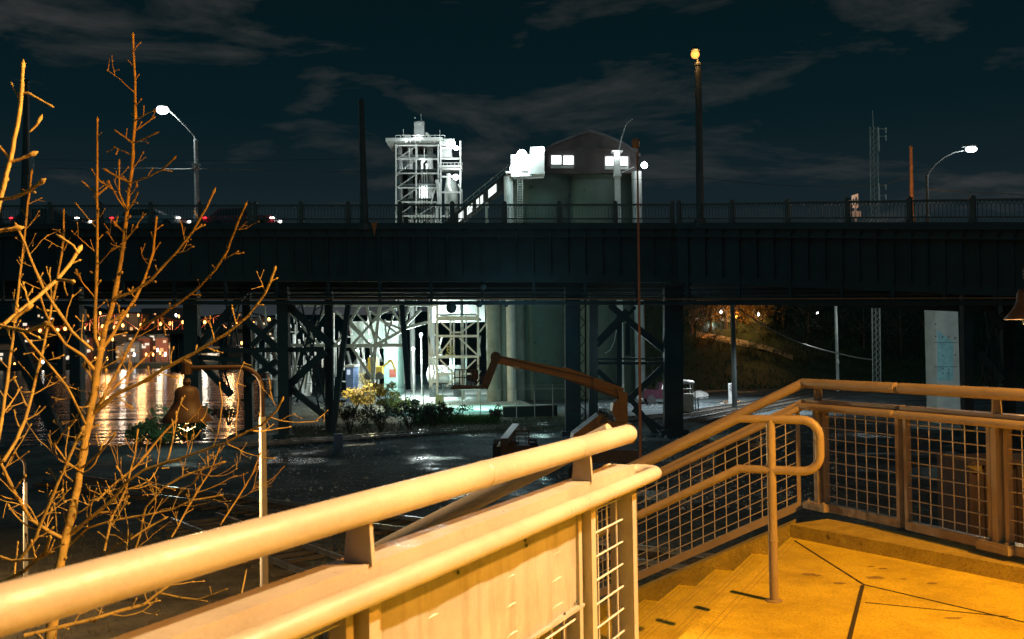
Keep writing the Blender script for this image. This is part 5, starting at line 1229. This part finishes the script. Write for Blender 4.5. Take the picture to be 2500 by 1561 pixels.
# houses on the hill
r, a, b = shed(1700, 1762, 780, 806, on_hill(1730, 806).y + 2.5, mat('white_house_wall', (.6, .6, .62), rough=.7), 'long white house among the hillside trees', name='hill_house')
r2, a2, b2 = shed(1762, 1781, 782, 796, a.y - 1.0, mat('cream_hut_wall', (.65, .55, .38), rough=.7), 'small cream hut lit warm beside the white house', name='hill_hut', dep=2.5)
mb = MB(); mb.prism([at(1771, 786, a2.y - .02), at(1777, 786, a2.y - .02), at(1777, 793, a2.y - .02), at(1771, 793, a2.y - .02)], (0, -.03, 0)); mb.build('window', M_DARK, r2)
light('house_light', V((a.x + 1.5, a.y - 1.8, a.z - .6)), (1, .96, .98), 90, .2); light('hut_light', V((b2.x + .3, a2.y - 2.0, a2.z + .6)), SODIUM, 420, .25); light('tree_light', at(1775, 765, on_hill(1775, 800).y - 4), (1, .42, .06), 260, .3); light('tree_light', at(1850, 770, on_hill(1850, 800).y - 3), (1, .55, .08), 190, .3)
light('path_light', at(1728, 812, on_hill(1728, 818).y - 1.5), (1, .26, .04), 50, .2)
for px, py, lab in ((1852, 768, 'small warm lamp among the orange trees'), (1996, 765, 'small white lamp high on the dark hill'), (1760, 762, 'small curved white lamp above the cream hut')):
    p = at(px, py, on_hill(px, 800).y - .5); r = thing('hill_lamp', V((p.x, p.y, hillz(p.x, p.y))), lab, 'lamp', 'lamps on the hill')
    mb = MB(); mb.bar(V((p.x, p.y, hillz(p.x, p.y))), p, .08); mb.build('post', M_DARK, r); mb = MB(); mb.ball(p, .15, 8, 5, (.8, .8, 1.4)); mb.build('bulb', M_GLOWW, r)
light('road_light', at(1850, 800, 112), (1, .45, .12), 260, .15, kind='SPOT', spot=80, aim=at(1850, 915, 112))
light('gravel_fill', V((at(1760, 900, 80).x, 80, 2.2)), (.88, .96, 1), 9000, .4, kind='SPOT', spot=128, aim=(at(1760, 900, 80).x, 80, GZ))  # added unseen spots, here and next, that brighten the gravel
light('gravel_fill', V((at(1930, 900, 70).x, 70, 1.2)), (.88, .96, 1), 2000, .4, kind='SPOT', spot=90, aim=(at(1900, 900, 76).x, 76, GZ))
light('yard_fill', V((at(1250, 900, 56).x, 55, .6)), (.30, .75, 1), 170, 1.0)
light('yard_fill', V((at(1560, 900, 60).x, 60, -.5)), (.8, 1, 1), 130, .5)
light('near_yard_fill', (-3.2, 15.5, 3.0), (1, .50, .12), 900, .3, kind='SPOT', spot=110, aim=(-3.6, 17, GZ))  # added fills for the lawn and near yard; no lamp stands there
light('near_yard_fill', (9, 33, 1.5), (.6, .9, 1), 14, .6)

# ================================================================== FAR SHORE
FY = 395.0
rc_ = random.Random(11)
def fp(px, py, Y=FY): return at(px, py, Y)
# bridge over the river, in the distance
fbg = thing('river_bridge', V((fp(300, 860, 345).x, 345, WZ)), 'far truss bridge over the river glowing orange', 'bridge')
M_RED = mat('red_truss_paint', (.32, .09, .05), rough=.7)
def rp(px, py, dy=0): return at(px, py, 345 + dy)
mb = MB()
def chord(p0, p1, w_, dy=0): mb.bar(rp(*p0, dy), rp(*p1, dy), w_, w_)
def ydk(px): return 814 - (px - 150) * .012
for dy in (0, 9):
    chord((-40, ydk(-40)), (720, ydk(720)), 1.5, dy); 
mb.box((rp(340, 815, 4.5)), (112, 9, .6)); mb.build('deck', M_RED, fbg)
mb = MB()
tops = [(200, 795), (218, 782), (240, 772), (278, 765), (345, 765), (385, 772), (420, 782), (445, 786), (480, 784), (520, 772), (560, 764), (600, 764), (640, 770)]
for dy in (0, 9):
    for i in range(len(tops) - 1): chord(tops[i], tops[i + 1], .55, dy)
    for i, (px, py) in enumerate(tops):
        chord((px, py), (px, ydk(px)), .4, dy)
        if i: chord((px, py) if i % 2 else (px, ydk(px)), (tops[i - 1][0], ydk(tops[i - 1][0])) if i % 2 else tops[i - 1], .4, dy)
    for k in range(9): x0 = 40 + k * 17; chord((x0, 812), (x0 + 9, 798), .35, dy); chord((x0 + 9, 798), (x0 + 17, 812), .35, dy)
    chord((40, 798), (200, 796), .4, dy)
mb.build('truss', M_RED, fbg)
mb = MB()
for px in (150, 425, 445, 545, 640): mb = MB(); mb.bar(rp(px, 815, 4), V((rp(px, 815, 4).x, 349, WZ)), 2.0, 2.4); mb.build('bridge_pier', M_DARK, fbg)
for px, py in ((67, 808), (98, 808), (141, 806), (159, 803), (205, 801), (251, 797), (280, 800), (300, 795), (345, 794), (392, 791), (415, 790), (447, 787), (500, 787), (657, 780), (577, 792), (620, 790)):
    p = rp(px, py, -.5); mb = MB(); mb.ball(p, .5, 8, 6, (1, 1, 1.25)); ll = mb.build('bridge_lamp', M_GLOWO, fbg); mb = MB(); mb.bar(p, V((p.x, p.y, rp(px, ydk(px)).z)), .15); mb.build('lamp_stem', M_DARK, ll)
for px in (255, 345, 440, 560): light('bridge_lamp_light', rp(px, 795, 4), (1, .50, .20), 12000, 1.0, fbg)
M_FB = [mat('far_grey_wall', (.16, .17, .18), rough=.8, var=.1), mat('far_red_wall', (.26, .09, .06), rough=.8, var=.1), mat('far_cream_wall', (.40, .33, .25), rough=.8, var=.1), mat('far_dark_wall', (.07, .08, .09), rough=.8, var=.1)]
M_LW = [mat('far_lit_window', (1, .9, .7), emit=(1, .75, .45), es=.9), mat('far_white_window', (1, 1, 1), emit=(1, .86, .66), es=1.0), mat('far_orange_window', (1, .6, .3), emit=(1, .45, .16), es=1.2)]
def house(x0, x1, yt, yb, Y, mi, label, nw, wi=0, gable=False, wsz=(.012,)):
    a = fp(x0, yt, Y); b = fp(x1, yt, Y); zb = min(fp(x0, yb, Y).z, -5.0) if yb > 868 else fbz(a.x, Y) - .5
    zb = fbz((a.x + b.x) / 2, Y) - 1 if Y > 388 else WZ
    r = thing('waterfront_building', V(((a.x + b.x) / 2, Y, zb)), label, 'building', 'buildings on the opposite shore')
    mb = MB(); mb.prism([V((a.x, Y, zb)), V((b.x, Y, zb)), V((b.x, Y, a.z)), V((a.x, Y, a.z))], (0, 9, 0)); mb.build('wall', M_FB[mi], r)
    mb = MB(); w_ = b.x - a.x
    if gable: mb.prism([V((a.x - .4, Y - .4, a.z)), V((b.x + .4, Y - .4, a.z)), V(((a.x + b.x) / 2, Y - .4, a.z + w_ * .2))], (0, 9.8, 0))
    else: mb.box(V(((a.x + b.x) / 2, Y + 4.5, a.z + .25)), (w_ + .5, 9.6, .5))
    mb.build('roof', M_FB[3], r)
    for k in range(nw):
        wx = a.x + w_ * rc_.uniform(.08, .85); wz = zb + 2 + (a.z - zb - 3.2) * rc_.uniform(.15, 1); ww = rc_.uniform(.6, 1.8); wh = rc_.uniform(.6, 1.3)
        mb = MB(); mb.box(V((wx, Y - .06 - .01 * k, wz)), (ww, .08, wh)); mb.build('window', M_LW[(wi + (rc_.random() < .25)) % 3], r)
    return r
spec = [(-30, 22, 842, 880, 400, 2, 'low cream building at the frame edge', 2, 1), (0, 22, 858, 890, 395, 0, 'grey boxy shed by the water at the frame edge', 2, 1), (30, 70, 850, 885, 402, 3, 'dark low building behind the inclined bridge leg', 3, 0),
        (40, 112, 786, 850, 440, 3, 'dark towers with many tiny lights behind the far bridge', 14, 1), (90, 135, 762, 850, 470, 3, 'tall dark block with scattered lights above the lamps', 14, 0), (200, 222, 826, 872, 400, 1, 'narrow red house with a lit roof line', 3, 0),
        (222, 260, 838, 872, 402, 3, 'dark house just left of the trunk fork', 2, 1), (236, 345, 768, 812, 430, 2, 'wide pale hall behind the far bridge, glowing orange', 6, 2), (262, 290, 752, 790, 460, 0, 'small grey block above the glowing hall', 3, 1), (285, 305, 845, 872, 399, 2, 'cream cottage by the water', 2, 0),
        (303, 340, 838, 872, 398, 0, 'grey building with a wide bright doorway', 4, 1), (338, 366, 826, 872, 401, 1, 'red brick house behind the slanting branch', 5, 1), (358, 412, 812, 872, 405, 0, 'grey block under a row of white lights', 9, 1), (380, 410, 826, 872, 398, 1, 'red gabled house with lit porch', 5, 2),
        (406, 418, 838, 872, 399, 2, 'slim cream house next to the far bridge pier', 2, 1), (345, 450, 756, 790, 470, 3, 'long dark slab block above the far bridge', 8, 2), (478, 520, 818, 852, 420, 0, 'grey building with bright windows behind the brace', 10, 1), (488, 545, 850, 866, 400, 2, 'low pavilion with a row of lights', 8, 1),
        (545, 600, 790, 860, 430, 3, 'dark block seen between the paired columns', 7, 0), (610, 680, 780, 870, 420, 3, 'dark block behind the crossed braces', 9, 0), (150, 200, 850, 880, 404, 3, 'dark shed left of the white bright block', 3, 1)]
for s_ in spec: house(*s_[:7], s_[7], s_[8], gable=(s_[5] == 1))
# brightly lit white tower
r = thing('lit_stair_tower', V((fp(197, 860, 380).x, 392, -6.5)), 'bright white glowing tower beside the first bridge column', 'tower')
a = fp(190, 755, 392); b = fp(204, 755, 392); mb = MB(); mb.prism([V((a.x, 392, -6.5)), V((b.x, 392, -6.5)), V((b.x, 392, a.z)), V((a.x, 392, a.z))], (0, 3, 0)); mb.build('shaft', M_FB[0], r)
for k in range(9):
    mb = MB(); z = a.z - .5 - k * .72; mb.box(V(((a.x + b.x) / 2, 391.93, z)), (b.x - a.x, .1, .55)); mb.build('lit_panel', mat('tower_panel_light', (1, 1, 1), emit=(1, .98, .96), es=4), r)
# shore lamps and quay
sl_ = [(105, 884), (146, 884), (233, 876), (262, 876), (328, 866), (357, 866), (374, 866), (391, 862), (404, 866), (430, 858), (275, 829), (243, 827), (272, 757), (245, 765), (312, 771), (338, 770), (430, 770), (437, 773), (540, 866), (590, 838), (385, 855), (36, 890)]
for i, (px, py) in enumerate(sl_):
    Y = 392 if py > 815 else 425; p = fp(px, py, Y); r = thing('shore_lamp', V((p.x, Y, min(p.z - 3, fbz(p.x, Y) + .0))), 'tiny white lamp post on the opposite shore', 'street lamp', 'lamp posts on the opposite shore')
    mb = MB(); mb.bar(V((p.x, Y, r.location.z)), p, .2); mb.build('post', M_DARK, r); mb = MB(); mb.ball(p, .48, 8, 5, (.8, .8, 1.5)); mb.build('bulb', M_GLOWW if i % 4 == 0 else M_GLOWO, r)
mb = MB(); a = fp(160, 872, 389); b = fp(470, 866, 389); mb.prism([V((a.x, 389, WZ)), V((b.x, 389, WZ)), V((b.x, 389, -6.8)), V((a.x, 389, -6.8))], (0, 1, 0)); tag(mb.build('quay_wall', M_FB[3]), 'long dark quay wall at the far water edge', 'wall')
for k, (px, c_) in enumerate(((390, (1, .7, .4)), (300, (1, .8, .6)), (500, (1, .9, .7)))): light('shore_glow', fp(px, 850, 386), c_, 2600, 1.0)

# ================================================================== NEAR BARE SHRUB TREES
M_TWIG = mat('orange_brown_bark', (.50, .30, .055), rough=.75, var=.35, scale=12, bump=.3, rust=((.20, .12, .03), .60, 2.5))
TR = random.Random(21)
def tree(label, Y0, lines, trunk_idx, roots, spur=1.0, smin=24):
    base = roots[0]; r = thing('bare_shrub', base, label, 'tree')
    tw_ = MB()
    for li, (pts, r0, r1, dep0, dep1) in enumerate(lines):
        n = len(pts); P = []; rad = []
        # resample
        Q = []
        for i in range(n - 1):
            L_ = math.hypot(pts[i + 1][0] - pts[i][0], pts[i + 1][1] - pts[i][1]); k = max(1, int(L_ / 26))
            for j in range(k): t = j / k; Q.append((pts[i][0] + (pts[i + 1][0] - pts[i][0]) * t, pts[i][1] + (pts[i + 1][1] - pts[i][1]) * t))
        Q.append(pts[-1]); m_ = len(Q)
        for i, (x, y) in enumerate(Q):
            t = i / max(1, m_ - 1); Y = dep0 + (dep1 - dep0) * t; jx = TR.uniform(-1.2, 1.2) if 0 < i < m_ - 1 else 0
            P.append(at(x + jx, y + jx * .5, Y)); rr = (r0 + (r1 - r0) * t) * Y0 / F * (1 + (.22 if TR.random() < .25 else 0) + TR.uniform(-.05, .05)); rad.append(rr * Y / Y0)
        if li in trunk_idx and roots:
            rt_ = roots[1]; P = [rt_] + P; rad = [rad[0] * 1.6] + rad
        mb = MB(); mb.tube(P, rad, 10 if r0 > 5 else 7); smooth_by_angle(mb.build('trunk' if li in trunk_idx else 'branch', M_TWIG, r), 70)
        # bud at the tip
        d = (P[-1] - P[-2]).normalized(); tw_.tube([P[-1] - d * .01, P[-1] + d * .012, P[-1] + d * .03], [rad[-1] * 1.05, rad[-1] * 1.5, rad[-1] * .25], 6)
        # spurs
        acc = TR.uniform(0, smin); side = TR.choice((-1, 1))
        for i in range(1, m_ - 1):
            acc += 26
            if acc > smin and TR.random() < .92 * spur:
                acc = 0; side = -side; p = P[i + (len(P) - m_)]; dd = (P[min(i + 1 + (len(P) - m_), len(P) - 1)] - p).normalized(); rr = rad[i + (len(P) - m_)]
                sd = dd.cross(V((0, 1, 0))).normalized() * side; dirn = (dd * TR.uniform(.2, 1.0) + sd * TR.uniform(.6, 1.1) + V((0, TR.uniform(-.6, .6), .25))).normalized()
                ln = TR.choice((12, 16, 22, 30, 44, 60) if Q[i][1] < 950 else (16, 26, 40, 60, 90, 120)) * Y0 / F * TR.uniform(.8, 1.3); sr = max(.0022, min(rr * .42, .0052)) * TR.uniform(.8, 1.2)
                def spurl(p, dirn, ln, sr, lev):
                    pts_ = [p]; dcur = dirn.copy(); kn = max(2, int(ln / .02))
                    for k in range(kn): dcur = (dcur + V((TR.gauss(0, .10), TR.gauss(0, .1), TR.gauss(.05, .08)))).normalized(); pts_.append(pts_[-1] + dcur * ln / kn)
                    rs = [sr * (1 - .35 * k / kn) * (1.25 if TR.random() < .3 else 1) for k in range(kn + 1)]
                    tw_.tube(pts_, rs, 5); e_ = pts_[-1]; tw_.tube([e_, e_ + dcur * sr * 2.2, e_ + dcur * sr * 5], [sr * .9, sr * 1.8, sr * .3], 5)
                    if lev < 2 and ln > .07:
                        for _ in range(TR.choice((1, 2, 2))):
                            q = TR.choice(pts_[1:]); d2 = (dcur + V((TR.gauss(0, .9), TR.gauss(0, .4), TR.gauss(0, .8)))).normalized(); spurl(q, d2, ln * TR.uniform(.3, .55), sr * .75, lev + 1)
                spurl(p, dirn, ln, sr, 0)
    smooth_by_angle(tw_.build('twigs', M_TWIG, r, kind='stuff'), 70)
    return r
T6 = 6.2
main = [
 ([(143, 1400), (159, 1317), (175, 1259), (190, 1185), (198, 1132), (212, 1053), (220, 1016), (234, 933), (237, 905), (246, 857)], 10.5, 7.5, T6, T6),
 ([(246, 857), (233, 826), (231, 796), (233, 758), (238, 619), (237, 495), (238, 372), (238, 297)], 4.6, 2.2, T6, 5.9),
 ([(246, 857), (258, 796), (271, 758), (284, 703), (299, 620), (310, 516), (322, 413), (330, 289), (329, 165), (325, 91)], 6.2, 2.3, T6, 6.1),
 ([(246, 857), (274, 819), (298, 779), (331, 729), (354, 683), (374, 615), (382, 537)], 4.2, 2.2, T6, 6.5),
 ([(228, 1010), (281, 964), (341, 937), (390, 908), (476, 861), (549, 818), (605, 772), (648, 716), (670, 660)], 5.2, 2.4, T6, 5.6),
 ([(216, 1030), (261, 951), (298, 884), (331, 825), (350, 785)], 3.6, 2.0, T6, 6.6),
 ([(228, 1012), (261, 965), (314, 914), (364, 865)], 3.2, 1.9, T6, 6.5),
 ([(278, 728), (320, 715), (364, 689), (430, 617), (471, 566), (504, 508), (522, 469)], 3.6, 2.4, 6.15, 5.8),
 ([(340, 800), (390, 772), (440, 739), (489, 699), (526, 660), (557, 611), (582, 537), (599, 502)], 3.0, 2.4, 6.6, 5.9),
 ([(236, 910), (202, 868), (161, 842), (126, 795), (111, 763), (99, 726)], 4.0, 2.6, T6, 5.9),
 ([(228, 856), (176, 810), (143, 761), (109, 709), (83, 653), (62, 595), (42, 555)], 3.8, 3.0, 5.7, 5.5),
 ([(159, 1317), (120, 1298), (77, 1270), (32, 1198), (11, 1148), (-8, 1110)], 4.8, 3.6, T6, 5.7),
 ([(50, 1365), (87, 1312), (132, 1206), (164, 1127), (185, 1082), (201, 1050)], 4.6, 3.0, 5.9, 5.7),
 ([(8, 1127), (40, 1074), (61, 1026), (86, 934), (116, 805), (132, 719), (152, 620), (155, 578), (156, 520)], 4.2, 2.2, 5.7, 6.2),
 ([(-6, 1085), (6, 1010), (17, 934), (30, 835), (40, 752), (52, 650), (62, 560), (72, 470), (77, 424)], 4.2, 2.0, 5.6, 6.0),
 ([(52, 811), (91, 857), (132, 905), (164, 944), (212, 1043)], 3.0, 2.8, 5.6, T6),
 ([(172, 1302), (238, 1251), (275, 1220), (308, 1178), (356, 1145), (434, 1122), (549, 1082), (638, 1037), (679, 1000), (688, 978)], 4.2, 2.4, T6, 5.5),
 ([(237, 1223), (285, 1178), (334, 1137), (380, 1082), (427, 1030)], 3.0, 2.4, 6.5, 6.8),
 ([(255, 1345), (275, 1260), (308, 1193), (330, 1111), (336, 1056)], 2.8, 1.8, 6.4, 6.6),
 ([(419, 1312), (464, 1230), (512, 1152), (534, 1100)], 2.4, 1.7, 6.6, 6.8), ([(538, 1282), (579, 1219), (616, 1156), (634, 1111)], 2.2, 1.6, 6.6, 6.9),
 ([(349, 1262), (356, 1237), (401, 1189), (445, 1163), (542, 1130)], 2.6, 1.9, 6.3, 6.1), ([(320, 1316), (360, 1290), (401, 1267)], 2.8, 2.2, 6.0, 6.0),
 ([(60, 1552), (150, 1530), (241, 1508), (352, 1475), (412, 1430), (440, 1400)], 4.6, 3.4, 6.0, 6.2), ([(393, 1449), (440, 1460), (482, 1464), (549, 1441)], 2.6, 1.9, 6.2, 6.0), ([(250, 1362), (285, 1332), (319, 1308)], 2.4, 1.6, 6.3, 6.1),
 ([(280, 1400), (330, 1340), (345, 1300), (350, 1262)], 2.6, 2.4, 6.3, 6.3), ([(150, 1350), (215, 1290), (260, 1275), (330, 1262), (420, 1245), (470, 1222), (537, 1210)], 3.0, 2.0, 6.4, 6.1),
 ([(198, 1140), (188, 1145), (165, 1130), (140, 1095)], 3.0, 2.0, T6, 6.1), ([(202, 1142), (245, 1105), (278, 1065)], 2.8, 2.2, T6, 6.0), ([(590, 1450), (600, 1400), (575, 1470)][:2], 2.0, 1.5, 6, 6.1),
 ([(232, 950), (214, 985), (160, 1050), (140, 1080)], 2.4, 1.8, T6, 6.4), ([(310, 516), (290, 470), (291, 400)], 2.6, 2.0, 6.1, 6.0), ([(320, 447), (360, 432), (398, 415), (424, 388)], 2.4, 2.3, 6.1, 5.9), ([(320, 447), (285, 432), (262, 418)], 2.4, 2.0, 6.1, 6.1),
 ([(330, 295), (350, 283), (375, 270)], 2.0, 1.6, 6.1, 6.0), ([(326, 350), (345, 342), (380, 326)], 2.2, 1.8, 6.1, 6.0), ([(324, 350), (308, 338), (288, 324)], 2.2, 1.8, 6.1, 6.1), ([(310, 516), (325, 495), (334, 475)], 2.2, 2.2, 6.1, 6.0), ([(238, 477), (222, 462), (208, 450)], 2.4, 2.0, 6, 6), ([(238, 477), (256, 462)], 2.2, 2.0, 6, 6),
]
gb = V((at(143, 1400, T6).x - .5, T6 - .1, GZ))
tree('larger bare shrub with many upright budding stems around the bell lamp', T6, main, (0,), [gb, gb])
Tn = 3.7
near = [
 ([(-60, 760), (-20, 600), (0, 483), (25, 396), (41, 310), (52, 248), (56, 165)], 7.5, 4.2, Tn, Tn),
 ([(-30, 495), (0, 487), (33, 483), (70, 467), (99, 446)], 4.0, 4.4, Tn, Tn - .1), ([(-40, 812), (0, 799), (20, 782), (73, 742), (139, 683), (170, 645), (192, 612)], 5.0, 4.4, Tn, Tn + .3),
 ([(-20, 790), (17, 800), (66, 810), (109, 792)], 4.6, 4.6, Tn, Tn - .1), ([(30, 785), (45, 768), (66, 755)], 4.2, 4.4, Tn, Tn), ([(-30, 562), (0, 563), (40, 558)], 4.0, 4.2, Tn, Tn), ([(139, 683), (155, 684), (175, 688)], 3.4, 3.6, Tn + .1, Tn),
 ([(192, 620), (180, 600), (152, 582)], 3.0, 2.4, Tn + .2, Tn + .2), ([(44, 228), (70, 228), (116, 254)], 2.6, 2.0, Tn, Tn), ([(28, 395), (14, 375), (-4, 355)], 3.6, 3.4, Tn, Tn), ([(28, 395), (50, 388), (76, 378)], 3.6, 3.6, Tn, Tn), ([(73, 322), (90, 306), (95, 296)], 2.4, 3.4, Tn + .2, Tn + .2),
 ([(-10, 1430), (60, 1395), (110, 1350), (120, 1318)], 4.4, 4.0, Tn + .3, Tn), ([(0, 1360), (30, 1370), (90, 1365), (120, 1352)], 3.6, 3.0, Tn + .2, Tn + .1),
]
gn = V((at(-60, 760, Tn).x - .1, Tn, GZ)); tree('closer bare shrub at the frame edge with thick bright knobbly twigs', Tn, near, (0,), [gn, gn], spur=.5, smin=60)
